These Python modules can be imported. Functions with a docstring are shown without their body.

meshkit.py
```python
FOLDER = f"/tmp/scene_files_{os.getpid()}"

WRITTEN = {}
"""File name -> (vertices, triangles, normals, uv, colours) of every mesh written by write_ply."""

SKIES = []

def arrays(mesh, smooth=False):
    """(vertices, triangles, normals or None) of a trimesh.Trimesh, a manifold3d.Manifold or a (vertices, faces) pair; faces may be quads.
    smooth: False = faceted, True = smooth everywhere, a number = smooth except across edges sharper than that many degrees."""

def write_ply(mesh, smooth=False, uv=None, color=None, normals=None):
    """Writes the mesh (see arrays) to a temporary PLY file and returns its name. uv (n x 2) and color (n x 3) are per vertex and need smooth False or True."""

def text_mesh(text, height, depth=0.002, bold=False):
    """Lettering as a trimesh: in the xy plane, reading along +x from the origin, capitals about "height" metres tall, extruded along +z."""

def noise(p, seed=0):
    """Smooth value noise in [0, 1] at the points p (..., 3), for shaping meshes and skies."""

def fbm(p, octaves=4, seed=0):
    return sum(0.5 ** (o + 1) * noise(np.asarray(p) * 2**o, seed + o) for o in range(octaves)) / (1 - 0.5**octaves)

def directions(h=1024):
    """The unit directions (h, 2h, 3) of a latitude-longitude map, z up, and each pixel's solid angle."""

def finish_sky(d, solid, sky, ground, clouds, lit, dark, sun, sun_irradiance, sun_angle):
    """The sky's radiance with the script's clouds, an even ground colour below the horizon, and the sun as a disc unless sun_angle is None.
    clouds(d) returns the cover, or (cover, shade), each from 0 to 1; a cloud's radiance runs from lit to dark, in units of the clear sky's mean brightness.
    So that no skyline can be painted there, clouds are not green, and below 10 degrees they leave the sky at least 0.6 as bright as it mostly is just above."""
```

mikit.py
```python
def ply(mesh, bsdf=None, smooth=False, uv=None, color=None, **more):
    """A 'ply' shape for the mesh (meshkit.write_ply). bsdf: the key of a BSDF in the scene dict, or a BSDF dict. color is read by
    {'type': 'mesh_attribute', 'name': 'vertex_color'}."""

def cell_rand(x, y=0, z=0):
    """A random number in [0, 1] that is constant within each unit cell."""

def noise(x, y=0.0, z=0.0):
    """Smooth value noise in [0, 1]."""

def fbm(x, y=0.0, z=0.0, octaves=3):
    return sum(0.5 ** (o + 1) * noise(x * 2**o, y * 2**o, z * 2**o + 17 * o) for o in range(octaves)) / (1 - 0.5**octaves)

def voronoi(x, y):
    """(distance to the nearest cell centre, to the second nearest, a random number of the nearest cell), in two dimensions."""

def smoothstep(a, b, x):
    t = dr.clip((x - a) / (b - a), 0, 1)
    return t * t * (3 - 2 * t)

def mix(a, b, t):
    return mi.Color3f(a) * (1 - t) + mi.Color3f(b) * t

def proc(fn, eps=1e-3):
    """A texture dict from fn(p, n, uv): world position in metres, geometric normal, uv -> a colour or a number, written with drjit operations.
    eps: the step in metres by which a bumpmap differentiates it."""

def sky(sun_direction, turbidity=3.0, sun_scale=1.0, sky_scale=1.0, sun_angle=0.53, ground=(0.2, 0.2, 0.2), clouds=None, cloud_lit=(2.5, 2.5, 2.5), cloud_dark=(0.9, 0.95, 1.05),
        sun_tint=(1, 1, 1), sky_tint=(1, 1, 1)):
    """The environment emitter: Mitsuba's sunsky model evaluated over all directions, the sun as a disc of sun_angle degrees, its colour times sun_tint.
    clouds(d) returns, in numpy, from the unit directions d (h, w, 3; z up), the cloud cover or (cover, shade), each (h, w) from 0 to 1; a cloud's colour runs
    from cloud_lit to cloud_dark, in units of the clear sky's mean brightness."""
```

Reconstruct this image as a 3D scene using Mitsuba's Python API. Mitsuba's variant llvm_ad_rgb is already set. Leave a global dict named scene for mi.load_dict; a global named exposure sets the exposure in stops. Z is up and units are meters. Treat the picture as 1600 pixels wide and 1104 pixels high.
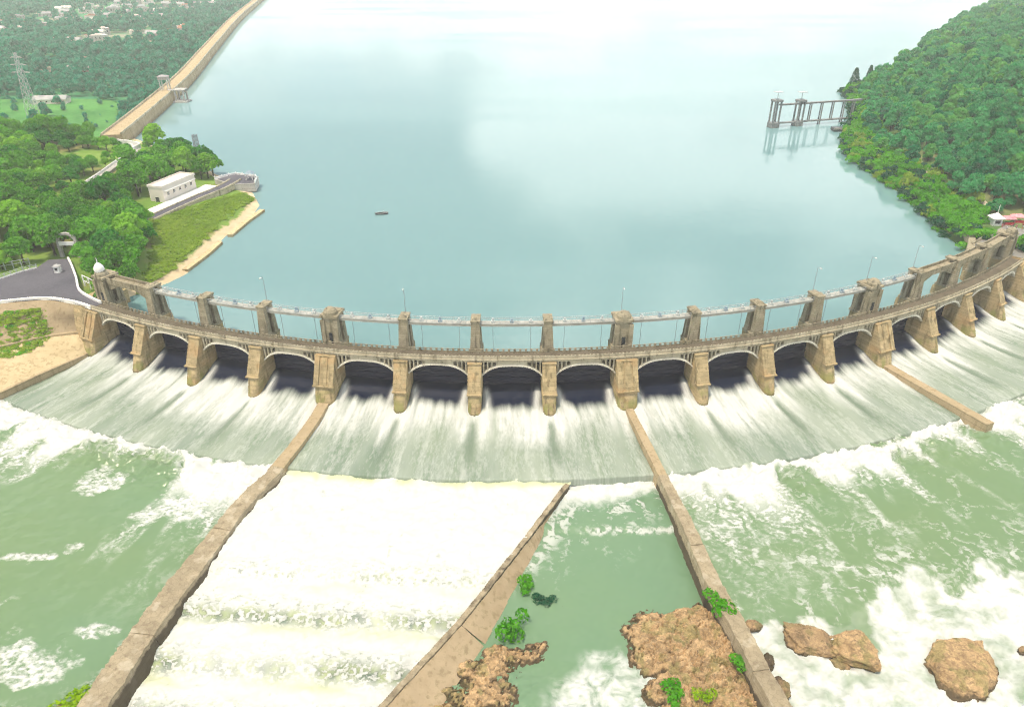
import math, random
import numpy as np, trimesh, manifold3d, shapely
import shapely.geometry as sg
import drjit as dr
import mitsuba as mi
import mikit, meshkit
from mikit import noise, fbm, voronoi, smoothstep, mix, cell_rand, proc, ply

T = mi.ScalarTransform4f
scene, labels = {}, {}

# ------------------------------------------------------------------ camera, sky, exposure
PITCH, CAMH = 0.5157, 112.2
scene['camera'] = {'type': 'perspective', 'fov': 70.03, 'fov_axis': 'x', 'near_clip': 1.0, 'far_clip': 30000.0,
                   'to_world': T().look_at(origin=[0, 0, CAMH], target=[0, math.cos(PITCH), CAMH - math.sin(PITCH)], up=[0, 0, 1]),
                   'medium': {'type': 'ref', 'id': 'air'}}


def clouds(d):
    """broken bright cumulus: a white bank low over the lake, thicker to the north-east, grey-blue gaps between"""
    el = np.maximum(d[..., 2], 0.0)
    q = np.stack([d[..., 0] / (el + .22), d[..., 1] / (el + .22), 0 * el], -1) * 1.8 + [12.6, 9.1, 20.7]
    n = meshkit.fbm(q, 5, 4)
    az = np.arctan2(d[..., 0], d[..., 1])
    bank = np.exp(-el / .17) * (.5 + .55 * np.clip((az + .45) / .8, 0, 1) * (np.abs(az) < 2.6))
    lit = np.clip(np.clip((n - .40) / .17, 0, 1) + 1.0 * bank, 0, 1)
    return np.clip(.55 + .6 * lit, 0, 1), 1 - lit


scene['sky'] = mikit.sky((-0.25, -0.22, 0.94), turbidity=3, sun_scale=0.95, sun_angle=5.0, clouds=clouds,
                         cloud_lit=(5.2, 5.3, 5.35), cloud_dark=(1.1, 1.42, 1.58))
exposure = 1.53

# ------------------------------------------------------------------ helpers
CX, CY, R, A0 = -2.01, 481.716, 296.18, -0.4835
S = np.array([22.0 * i + 2.2 * (((i + 3) // 4 - 1) if i % 4 else (i // 4 - 0.5)) for i in range(17)])
ANG = A0 + S / R
THIN, THICK = 2.0, 3.1
HALF = [THICK if i % 4 == 0 else THIN for i in range(17)]


def pol(a, q, z=0.0, u=0.0):
    a, q, u = np.asarray(a, float), np.asarray(q, float), np.asarray(u, float)
    r = R + q
    return np.stack(np.broadcast_arrays(CX + r * np.sin(a) + u * np.cos(a), CY - r * np.cos(a) + u * np.sin(a), np.asarray(z, float)), -1)


def frame(a, q=0.0):
    """local (u along the dam, v upstream, z) -> world"""
    o = pol(a, q)
    m = np.eye(4)
    m[:3, 0] = [math.cos(a), math.sin(a), 0]
    m[:3, 1] = [-math.sin(a), math.cos(a), 0]
    m[:3, 3] = [o[0], o[1], 0]
    return T(m)


def numbered(key):
    if key not in scene and key not in labels:
        return key
    n = 1
    while f'{key}_{n:03d}' in scene or f'{key}_{n:03d}' in labels:
        n += 1
    return f'{key}_{n:03d}'


USED = set()


def newkey(name, parent=None):
    base = f'{parent}__{name}' if parent else name
    key, n = base, 0
    while key in USED:
        n += 1
        key = f'{base}_{n:03d}'
    USED.add(key)
    return key


def thing(name, label, cat, group=None, kind=None):
    key = newkey(name)
    d = {'label': label}
    if cat: d['category'] = cat
    if group: d['group'] = group
    if kind: d['kind'] = kind
    labels[key] = d
    return key


def add(name, parent, mesh, mat, smooth=False, label=None, world=None, kind=None):
    key = newkey(name, parent)
    shape = mesh if isinstance(mesh, dict) else ply(mesh, mat, smooth=smooth)
    scene[key] = {**shape, 'to_world': world} if world is not None else shape
    if label or kind:
        labels[key] = {**({'label': label} if label else {}), **({'kind': kind} if kind else {})}
    return key


def single(name, mesh, mat, label, cat=None, group=None, kind=None, smooth=False):
    key = thing(name, label, cat, group, kind)
    scene[key] = ply(mesh, mat, smooth=smooth)
    return key


def box(x0, x1, y0, y1, z0, z1):
    m = trimesh.creation.box((x1 - x0, y1 - y0, z1 - z0))
    m.apply_translation(((x0 + x1) / 2, (y0 + y1) / 2, (z0 + z1) / 2))
    return m


def cat(ms):
    return trimesh.util.concatenate(ms)


def hull(pts):
    m = manifold3d.Manifold.hull_points([tuple(map(float, p)) for p in pts]).to_mesh()
    return trimesh.Trimesh(m.vert_properties[:, :3], m.tri_verts, process=False)


def cyl(p0, p1, r, n=8, r1=None):
    p0, p1 = np.asarray(p0, float), np.asarray(p1, float)
    r1 = r if r1 is None else r1
    z = (p1 - p0) / np.linalg.norm(p1 - p0)
    x = np.cross(z, [0, 0, 1] if abs(z[2]) < .9 else [1, 0, 0]); x /= np.linalg.norm(x)
    y = np.cross(z, x)
    t = np.arange(n) * 2 * np.pi / n
    ring = np.cos(t)[:, None] * x + np.sin(t)[:, None] * y
    v = np.vstack([p0 + ring * r, p1 + ring * r1, [p0], [p1]])
    i = np.arange(n); j = (i + 1) % n
    f = np.vstack([np.stack([i, j, j + n], 1), np.stack([i, j + n, i + n], 1), np.stack([j, i, i * 0 + 2 * n], 1), np.stack([i + n, j + n, i * 0 + 2 * n + 1], 1)])
    return trimesh.Trimesh(v, f, process=False)


def lathe(prof, n=16, c=(0, 0)):
    prof = np.array(prof, float)
    m = trimesh.creation.revolve(prof, sections=n)
    m.apply_translation((c[0], c[1], 0))
    return m


def grid_mesh(P):
    h, w = P.shape[:2]
    i, j = np.meshgrid(np.arange(h - 1), np.arange(w - 1), indexing='ij')
    a = i * w + j
    f = np.vstack([np.stack([a, a + 1, a + w + 1], -1).reshape(-1, 3), np.stack([a, a + w + 1, a + w], -1).reshape(-1, 3)])
    return trimesh.Trimesh(P.reshape(-1, 3), f, process=False)


def upward(m):
    n = m.face_normals[:, 2]
    if np.sum(n) < 0:
        m.invert()
    return m


def polysheet(poly, z=0.0, depth=0.0):
    poly = poly if poly.is_valid else poly.buffer(0)
    m = trimesh.creation.extrude_polygon(poly, max(depth, .02), engine='earcut')
    m.apply_translation((0, 0, z))
    return m


def ribbon(line, width, z, dz=0.3):
    """a strip along a polyline, following heights z (number or list), dz thick"""
    p = np.array(line, float)
    zz = np.broadcast_to(np.asarray(z, float), (len(p),))
    t = np.gradient(p, axis=0); t /= np.linalg.norm(t, axis=1, keepdims=True)
    n = np.stack([-t[:, 1], t[:, 0]], 1) * np.broadcast_to(np.asarray(width, float) / 2, (len(p),))[:, None]
    L, Rr = p + n, p - n
    ring = np.stack([np.c_[L, zz - dz], np.c_[L, zz], np.c_[Rr, zz], np.c_[Rr, zz - dz]], 1)
    k = len(p)
    f = []
    for i in range(k - 1):
        for j in range(4):
            a, b = i * 4 + j, i * 4 + (j + 1) % 4
            f += [[a, b, b + 4], [a, b + 4, a + 4]]
    f += [[0, 2, 1], [0, 3, 2], [(k - 1) * 4, (k - 1) * 4 + 1, (k - 1) * 4 + 2], [(k - 1) * 4, (k - 1) * 4 + 2, (k - 1) * 4 + 3]]
    m = trimesh.Trimesh(ring.reshape(-1, 3), f, process=False)
    m.fix_normals()
    return m


def densify(line, step):
    ls = sg.LineString(line)
    n = max(2, int(ls.length / step) + 1)
    return np.array([ls.interpolate(t, normalized=True).coords[0] for t in np.linspace(0, 1, n)])


def smoothline(line, n=40):
    from scipy.interpolate import PchipInterpolator
    p = np.array(line, float)
    d = np.r_[0, np.cumsum(np.linalg.norm(np.diff(p, axis=0), axis=1))]
    return PchipInterpolator(d, p)(np.linspace(0, d[-1], n))


def sstep(a, b, x):
    t = np.clip((x - a) / (b - a), 0, 1)
    return t * t * (3 - 2 * t)


def nz(x, y, z=0.0, oct=4, seed=0):
    return meshkit.fbm(np.stack(np.broadcast_arrays(x, y, z), -1), oct, seed)


CAMC, CAMS = math.cos(PITCH), math.sin(PITCH)


def in_view(x, y, z, margin=0.12):
    """whether a point can be in the picture at all (used only to leave out what cannot be seen)"""
    zz = z - CAMH
    d = y * CAMC - zz * CAMS
    X, Y = x / d * 1142 / 800, (y * CAMS + zz * CAMC) / d * 1142 / 552
    return (d > 1) & (np.abs(X) < 1 + margin) & (np.abs(Y) < 1 + margin)


# ------------------------------------------------------------------ materials
def mat(name, color, rough=.8, spec=.3, bump=None, bscale=.05, two=False, eps=.02, **kw):
    col = {'type': 'rgb', 'value': list(color)} if isinstance(color, (tuple, list)) else proc(color)
    b = {'type': 'principled', 'base_color': col, 'roughness': proc(rough) if callable(rough) else rough, 'specular': spec, **kw}
    if bump is not None:
        b = {'type': 'bumpmap', 'scale': bscale, 'tex': proc(bump, eps=eps), 'bsdf': b}
    if two:
        b = {'type': 'twosided', 'bsdf': b}
    scene[name] = b


def stone_col(c0, c1, stain=(.12, .10, .06), amount=.5, course=.75):
    def fn(p, n, uv):
        a = fbm(p.x * .35, p.y * .35, p.z * .35, 3)
        b = fbm(p.x * 1.9 + 9, p.y * 1.9, p.z * 1.1, 3)
        st = fbm(p.x * 1.3 + 30, p.y * 1.3 + 5, p.z * .13, 3)
        row = dr.floor(p.z / course)
        blk = cell_rand(dr.floor((p.x + p.y * .6) / 1.9 + row * .37), row, 3)
        fz = p.z / course - row
        joint = smoothstep(.0, .07, fz) * (1 - smoothstep(.93, 1.0, fz))
        up = smoothstep(.5, .9, dr.abs(n.z))
        c = mix(c0, c1, dr.clip(a * .9 + b * .5 - .2 + (blk - .5) * .42 * (1 - up), 0, 1))
        c = mix(c, stain, dr.clip(smoothstep(.5, .78, st) * amount + smoothstep(.58, .8, b) * .35 * amount, 0, 1))
        return c * (1 - .42 * (1 - joint) * (1 - up))
    return fn


def stone_bump(p, n, uv):
    return fbm(p.x * 1.6, p.y * 1.6, p.z * 1.6, 4) + .5 * fbm(p.x * 5, p.y * 5, p.z * 5, 2)


_pier = stone_col((.25, .20, .11), (.50, .395, .225), (.13, .105, .055), .7, 1.15)


def pier_col(p, n, uv):
    c = _pier(p, n, uv)
    c = mix(c, (.42, .26, .12), smoothstep(.52, .70, fbm(p.x * .22 + 8, p.y * .22, p.z * .2, 4)) * .45)
    c = mix(c, (.20, .22, .06), smoothstep(-4.5, -9., p.z) * smoothstep(.40, .66, fbm(p.x * .7, p.y * .7, p.z * .35 + 4, 4)) * .7)
    return mix(c, (.05, .045, .03), smoothstep(-9.0, -10.2, p.z + .8 * noise(p.x, p.y)) * .7)


mat('pier_stone', pier_col, .9, .2, stone_bump, .14)
mat('tower_stone', stone_col((.21, .185, .125), (.37, .33, .235), (.09, .085, .06), .8), .9, .2, stone_bump, .08)
_rub = stone_col((.24, .20, .135), (.42, .355, .24), (.17, .14, .09), .5)


def rubble_col(p, n, uv):
    c = _rub(p, n, uv)
    f1, f2, w = voronoi(p.x / 1.1 + .4 * noise(p.x * .9, p.y * .9), p.y / 1.1)
    up = smoothstep(.5, .85, dr.abs(n.z))
    joint = 1 - smoothstep(.03, .12, f2 - f1)
    c = c * (1 + (w - .5) * .16 * up) * (1 - .16 * joint * up)
    lime = smoothstep(.56, .74, fbm(p.x * .45 + 60, p.y * .45, p.z * .2, 4))
    c = mix(c, (.50, .45, .34), lime * .55)
    wet = smoothstep(-11.6, -12.3, p.z + 1.2 * (fbm(p.x * .7, p.y * .7, 3., 3) - .5))
    return mix(c, (.055, .045, .03), wet * .85)


mat('rubble_wall', rubble_col, .95, .15, lambda p, n, uv: stone_bump(p, n, uv) + .22 * smoothstep(.02, .2, voronoi(p.x / 1.1 + .4 * noise(p.x * .9, p.y * .9), p.y / 1.1)[1] - voronoi(p.x / 1.1 + .4 * noise(p.x * .9, p.y * .9), p.y / 1.1)[0]), .25)
mat('tan_concrete', stone_col((.31, .245, .145), (.43, .345, .22), (.22, .165, .09), .5, 1.6), .9, .2, stone_bump, .1)
mat('lime_concrete', stone_col((.32, .285, .20), (.54, .49, .37), (.15, .13, .085), .8, 2.3), .85, .25, stone_bump, .05)
mat('white_rib', stone_col((.56, .53, .44), (.72, .69, .60), (.30, .27, .18), .4, 3.1), .8, .25)
mat('shaded_gate_steel', lambda p, n, uv: mix((.004, .006, .026), (.010, .013, .045), fbm(p.x * .5, p.y * .5, p.z * 1.4, 3)), .5, .4)  # gate leaf; shade of the opening is put into this near-black navy
mat('dark_asphalt', lambda p, n, uv: mix((.060, .062, .078), (.115, .112, .13), dr.clip(fbm(p.x * .12, p.y * .12, 0, 4) * .8 + .35 * noise(p.x * 2.3, p.y * 2.3), 0, 1)), .9, .25)
mat('deck_asphalt', lambda p, n, uv: mix((.085, .072, .050), (.15, .13, .095), fbm(p.x * .5, p.y * .5, 0, 3)), .9, .2)
mat('pale_steel', lambda p, n, uv: mix((.32, .36, .36), (.52, .55, .54), noise(p.x * .7, p.y * .7, p.z)), .5, .4)
mat('girder_steel', lambda p, n, uv: mix((.27, .27, .24), (.44, .44, .40), noise(p.x * .7, p.y * .7, p.z)), .5, .4)
mat('grey_steel', (.22, .25, .27), .5, .4)
mat('dark_steel', (.05, .055, .06), .5, .4)
mat('blue_paint', (.20, .28, .34), .5, .4)
mat('white_paint', lambda p, n, uv: mix((.62, .62, .60), (.82, .82, .80), fbm(p.x * .6, p.y * .6, p.z * .6, 3)), .6, .3)
mat('pale_plaster', lambda p, n, uv: mix((.56, .52, .46), (.74, .70, .64), fbm(p.x * .25, p.y * .25, p.z * .3, 4)), .8, .2)
mat('grey_concrete', stone_col((.30, .29, .27), (.48, .47, .44), (.16, .15, .13), .5, 2.1), .9, .2, stone_bump, .05)
mat('plaza_paving', stone_col((.15, .15, .14), (.26, .25, .23), (.09, .09, .09), .4, 50.), .9, .2)
mat('jetty_concrete', stone_col((.16, .17, .17), (.26, .27, .27), (.10, .10, .10), .5, 2.1), .9, .2)
mat('window_dark', (.03, .035, .04), .2, .5)
mat('roof_tile', lambda p, n, uv: mix((.30, .15, .09), (.42, .24, .16), fbm(p.x, p.y, p.z, 3)), .8, .2)
mat('roof_grey', lambda p, n, uv: mix((.26, .27, .28), (.48, .48, .46), fbm(p.x * .2, p.y * .2, 0, 3)), .8, .2)
mat('pink_canvas', lambda p, n, uv: mix((.62, .16, .20), (.78, .42, .44), noise(p.x * .9, p.y * .9, p.z)), .8, .2, two=True)
mat('cream_canvas', (.78, .72, .66), .8, .2, two=True)
mat('skin_brown', (.22, .12, .08), .7, .3)
mat('cloth_pink', (.60, .18, .24), .9, .1)
mat('cloth_red', (.42, .05, .06), .9, .1)
mat('cloth_white', (.70, .70, .68), .9, .1)
mat('cloth_dark', (.06, .05, .07), .9, .1)
mat('hull_dark', (.05, .05, .055), .6, .3)
mat('bark', lambda p, n, uv: mix((.045, .038, .028), (.10, .085, .065), fbm(p.x * 3, p.y * 3, p.z * 1.2, 3)), .95, .1)


def leaf(name, c0, c1, c2):
    def fn(p, n, uv):
        big = cell_rand(dr.floor(p.x / 9.0), dr.floor(p.y / 9.0), 2)
        a = fbm(p.x * .055, p.y * .055, p.z * .03, 2)
        b = noise(p.x * .8, p.y * .8, p.z * .8)
        c = noise(p.x * 2.1 + 5, p.y * 2.1, p.z * 2.1)
        col = mix(c0, c1, dr.clip(a * 1.1 + b * .5 - .35, 0, 1))
        return mix(col, c2, dr.clip((c - .45) * .9 + (big - .5) * .2, 0, .7))
    scene[name] = {'type': 'principledthin', 'base_color': proc(fn), 'roughness': .7, 'diff_trans': .8, 'spec_tint': .0, 'eta': 1.1}


leaf('leaf_wood', (.045, .20, .016), (.16, .47, .040), (.30, .60, .075))
leaf('leaf_wood_deep', (.018, .13, .020), (.07, .31, .045), (.14, .42, .06))
leaf('leaf_wood_light', (.12, .33, .022), (.27, .57, .050), (.40, .66, .09))
leaf('leaf_hill', (.022, .20, .075), (.085, .42, .14), (.18, .53, .18))
leaf('leaf_hill_deep', (.008, .11, .052), (.030, .235, .095), (.06, .32, .115))
leaf('leaf_hill_light', (.06, .28, .06), (.16, .48, .11), (.26, .55, .14))
leaf('leaf_shore', (.05, .28, .010), (.15, .48, .025), (.24, .55, .05))
leaf('leaf_far', (.014, .20, .12), (.05, .34, .19), (.11, .42, .24))
leaf('leaf_dark', (.012, .08, .042), (.030, .14, .065), (.05, .19, .08))
leaf('leaf_lime', (.14, .34, .008), (.36, .54, .010), (.52, .64, .02))
leaf('leaf_grass', (.17, .32, .03), (.31, .46, .05), (.42, .48, .09))


def ground_col(p, n, uv):
    a = fbm(p.x * .03, p.y * .03, 0, 4)
    b = fbm(p.x * .4, p.y * .4, p.z * .4, 4)
    g = mix((.075, .17, .022), (.20, .29, .06), dr.clip(a * .8 + b * .5 - .2, 0, 1))
    g = mix(g, (.26, .21, .10), smoothstep(.5, .75, fbm(p.x * .06 + 40, p.y * .06, 0, 4)) * .65)
    sand = mix((.42, .33, .20), (.60, .50, .34), b)
    g = mix(g, sand, 1 - smoothstep(.9, 1.6, p.z + 1.6 * (b - .5)))
    return g


def plain_col(p, n, uv):
    a = fbm(p.x * .012, p.y * .012, 0, 4)
    b = fbm(p.x * .1, p.y * .1, 0, 4)
    f = mix((.025, .15, .07), (.07, .26, .10), dr.clip(a * .7 + b * .6 - .15, 0, 1))
    return mix(f, (.30, .27, .21), smoothstep(.56, .70, fbm(p.x * .009 + 11, p.y * .009 + 3, 0, 4)) * .7)


mat('bank_ground', ground_col, .95, .1, lambda p, n, uv: fbm(p.x * .9, p.y * .9, p.z * .9, 4), .5)
mat('plain_ground', plain_col, .95, .1, lambda p, n, uv: fbm(p.x * .3, p.y * .3, 0, 4), 1.0)
mat('field_green', lambda p, n, uv: mix((.035, .14, .035), (.085, .25, .06), dr.clip(fbm(p.x * .04, p.y * .04, 0, 4) * 1.3 - .2 + .3 * noise(p.x * .5, p.y * .5), 0, 1)), .95, .1,
    lambda p, n, uv: fbm(p.x * .6, p.y * .6, 0, 4), .6)
mat('hill_ground', lambda p, n, uv: mix(mix((.04, .10, .03), (.11, .17, .05), fbm(p.x * .1, p.y * .1, 0, 4)), (.33, .27, .15), smoothstep(.55, .72, fbm(p.x * .04 + 7, p.y * .04, 0, 4)) * .3), .95, .1,
    lambda p, n, uv: fbm(p.x * .5, p.y * .5, p.z * .5, 4), .8)
mat('slope_paving', stone_col((.27, .205, .125), (.41, .33, .215), (.19, .155, .08), .6, 50.), .9, .2, stone_bump, .12)
mat('apron_paving', stone_col((.42, .335, .19), (.58, .475, .29), (.30, .21, .11), .5, 50.), .9, .2, stone_bump, .08)


def rock_col(p, n, uv):
    a = fbm(p.x * .35, p.y * .35, p.z * .35, 4)
    b = fbm(p.x * 1.4 + 3, p.y * 1.4, p.z * 1.4, 4)
    c = mix((.26, .175, .09), (.54, .375, .205), dr.clip(a * 1.3 + b * .9 - .6, 0, 1))
    crack = 1 - smoothstep(.0, .09, dr.abs(fbm(p.x * .55 + 3, p.y * .55, p.z * .8 + 7, 4) - .5))
    c = mix(c, (.12, .085, .05), crack * .45)
    c = mix(c, (.07, .055, .035), smoothstep(.58, .72, b) * .55)
    c = mix(c, (.12, .15, .04), smoothstep(.52, .68, fbm(p.x * .5 + 20, p.y * .5, 0, 4)) * .4)
    d = noise(p.x * 4.5, p.y * 4.5, p.z * 4.5)
    c = c * (.75 + .5 * d)
    lvl = -14.25 - 1.3 * smoothstep(50., 56., p.x)
    return mix(c, (.035, .03, .02), smoothstep(.55, .0, p.z - lvl + .9 * (b - .5)) * .8)


mat('river_rock', rock_col, .95, .15, lambda p, n, uv: fbm(p.x * .9, p.y * .9, p.z * .9, 5), .55)
mat('wet_rock', lambda p, n, uv: rock_col(p, n, uv) * mi.Color3f(.72, .70, .66), .6, .4, lambda p, n, uv: fbm(p.x * .9, p.y * .9, p.z * .9, 5), .55)

# ---- water
FOAM = (.56, .58, .555)


def lake_col(p, n, uv):
    a = fbm(p.x * .006, p.y * .006, 0, 3)
    return mix((.128, .245, .258), (.155, .275, .282), a)


def lake_bump(p, n, uv):
    return fbm(p.x * .22, p.y * .5, 0, 3) + .6 * fbm(p.x * .06 + 9, p.y * .13, 0, 3)


mat('lake_water', lake_col, lambda p, n, uv: .06 + .13 * smoothstep(.46, .66, fbm(p.x * .004 + 3, p.y * .016, 0, 4)), .6, lake_bump, .035, eps=.05)


def polar(p):
    dx, dy = p.x - CX, CY - p.y
    return dr.atan2(dx, dy), dr.sqrt(dx * dx + dy * dy) - R


def pier_gap(s):
    """distance along the arc to the nearest pier's axis and to its face"""
    axis, face = mi.Float(99.), mi.Float(99.)
    for i in range(-1, 18):
        si = S[i] if 0 <= i < 17 else (S[0] - 22. if i < 0 else S[16] + 22.)
        h = HALF[i] if 0 <= i < 17 else THIN
        d = dr.abs(s - float(si))
        axis = dr.minimum(axis, d)
        face = dr.minimum(face, d - h)
    return axis, face


def chute_foam(p):
    a, q = polar(p)
    s = (a - A0) * R
    axis, face = pier_gap(s)
    wob = (noise(q * .08, s * .02) - .5) * 1.6
    st = fbm((s + wob) * .7, q * .06, 1.0, 4)
    fine = fbm((s + wob) * 2.6, q * .35, 5.0, 3)
    cloud = fbm(s * .10, q * .06 + 4, 2.0, 3)
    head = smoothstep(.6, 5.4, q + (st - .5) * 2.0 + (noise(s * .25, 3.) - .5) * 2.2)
    tail = 1 - .93 * smoothstep(3.5, 21., q + (cloud - .5) * 14 + (noise(s * .047, 7.) - .5) * 11)
    f = head * (tail * (.66 + .7 * (st - .42) + .4 * (fine - .45)) + .05 + .60 * (st - .45) + .5 * (fbm(s * 3.4, q * .9, 11., 3) - .48) * smoothstep(4., 9., q) + .26 * (fbm(s * .9, q * .35, 8., 4) - .46))
    jet = dr.exp(-dr.square((face - .9 - .10 * (q + 4)) / (.9 + .05 * (q + 4)))) * smoothstep(-5., -1., q) * (1 - .8 * smoothstep(8., 21., q))
    f = dr.maximum(f, jet * (.72 + .6 * (fine - .3)))
    wake = dr.exp(-dr.square((axis + .5 * (fine - .5)) / (.40 + .05 * q))) * smoothstep(8., 11., q) * (1 - smoothstep(20., 36., q))
    flank = dr.exp(-dr.square((axis - 1.9 - .03 * q) / 1.5)) * smoothstep(4., 8., q) * (1 - smoothstep(13., 26., q))
    f = f + .45 * flank
    f = f * (1 - .8 * wake)
    return dr.clip(f, 0, 1), head, wake, cloud, st


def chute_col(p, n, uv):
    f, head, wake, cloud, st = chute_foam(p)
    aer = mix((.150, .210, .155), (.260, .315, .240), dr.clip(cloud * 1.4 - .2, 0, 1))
    base = mix((.005, .010, .030), aer, head)  # clear smooth water, with the shade under the deck worked into the navy
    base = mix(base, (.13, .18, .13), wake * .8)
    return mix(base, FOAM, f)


def chute_bump(p, n, uv):
    a, q = polar(p)
    s = (a - A0) * R
    return fbm(s * 1.0, q * .10, 1.0, 3) * smoothstep(-1., 6., q) + .4 * fbm(s * 3., q * .5, 3., 2) * smoothstep(0., 8., q)


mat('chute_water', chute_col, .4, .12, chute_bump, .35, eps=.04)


def river_base(p):
    a = fbm(p.x * .025, p.y * .04, 0, 4)
    return mix((.146, .226, .108), (.136, .230, .128), dr.clip(a * 1.6 - .3, 0, 1))


def ridged(x, y, z=0.):
    return 1 - dr.abs(2 * fbm(x, y, z, 4) - 1)


def curl_specks(p, k=1.):
    """flow-aligned foam texture: long crests that run with the water, which fans out from the barrage"""
    a, q = polar(p)
    u = (a - A0) * 330.
    wx = (fbm(p.x * .16, p.y * .16, 7., 3) - .5) * 5
    wy = (fbm(p.x * .16, p.y * .16, 17., 3) - .5) * 5
    sp = .55 * fbm((u + wx) * .55 * k, (q + wy) * .20 * k, 2., 4) + .45 * fbm(p.x * 1.1 + wx, p.y * 1.4 + wy, 5., 4)
    return ridged((u + wx) * .22 * k, (q + wy) * .16 * k), sp


def pool_foam(p):
    """side pools: the hydraulic jump at the foot of the chute, foam trailing away from it"""
    a, q = polar(p)
    s = (a - A0) * R
    r1, sp = curl_specks(p)
    lobe = smoothstep(.38, .62, fbm(s * .07 + 3, 1.3, 0, 3) + .5 * (fbm(s * .16, q * .045, 2., 3) - .5))
    w = 3.5 + 17. * lobe
    start = 34.6 + 4.5 * (fbm(s * .13, 9., 0, 4) - .5) * 2
    t = (q - start) / w
    core = (1 - smoothstep(.35, 1.0, t + 1.7 * (sp - .5))) * smoothstep(-.25, .05, t + .3 * (sp - .5))
    fs = fbm(p.x * 1.3, p.y * 1.7, 12., 4)
    trail = (1 - smoothstep(.6, 2.6, t)) * smoothstep(.50, .70, .6 * sp + .4 * fs + .12 * (r1 - .6))
    streak = smoothstep(.80, .97, r1) * smoothstep(.50, .66, fbm(p.x * .045 + 5, p.y * .06, 4., 3)) * smoothstep(.44, .64, fs)
    halo = (1 - smoothstep(.4, 3.0, t)) * .45 * smoothstep(.35, .65, sp)
    spot = mi.Float(0.)
    for x0, y0, rx, ry in ((-95, 97, 8., 5.5), (-116, 125, 9., 1.6), (-101, 127, 5., 2.2), (-82, 141, 11., 4.5), (-108, 152, 8., 5.), (-87, 104, 4., 2.)):
        dd = dr.square((p.x - x0) / rx) + dr.square((p.y - y0) / ry)
        ed = dd + 4.2 * (fbm(p.x * .21 + x0, p.y * .26, 3., 4) - .5) + 1.6 * (sp - .5)
        spot = dr.maximum(spot, smoothstep(1.05, .1, ed) * dr.clip(.30 + 2.2 * (fs - .34), 0, 1))
    return dr.clip(dr.maximum(dr.maximum(core, spot), dr.maximum(trail * .8, streak * .35)) + halo, 0, 1)


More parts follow.
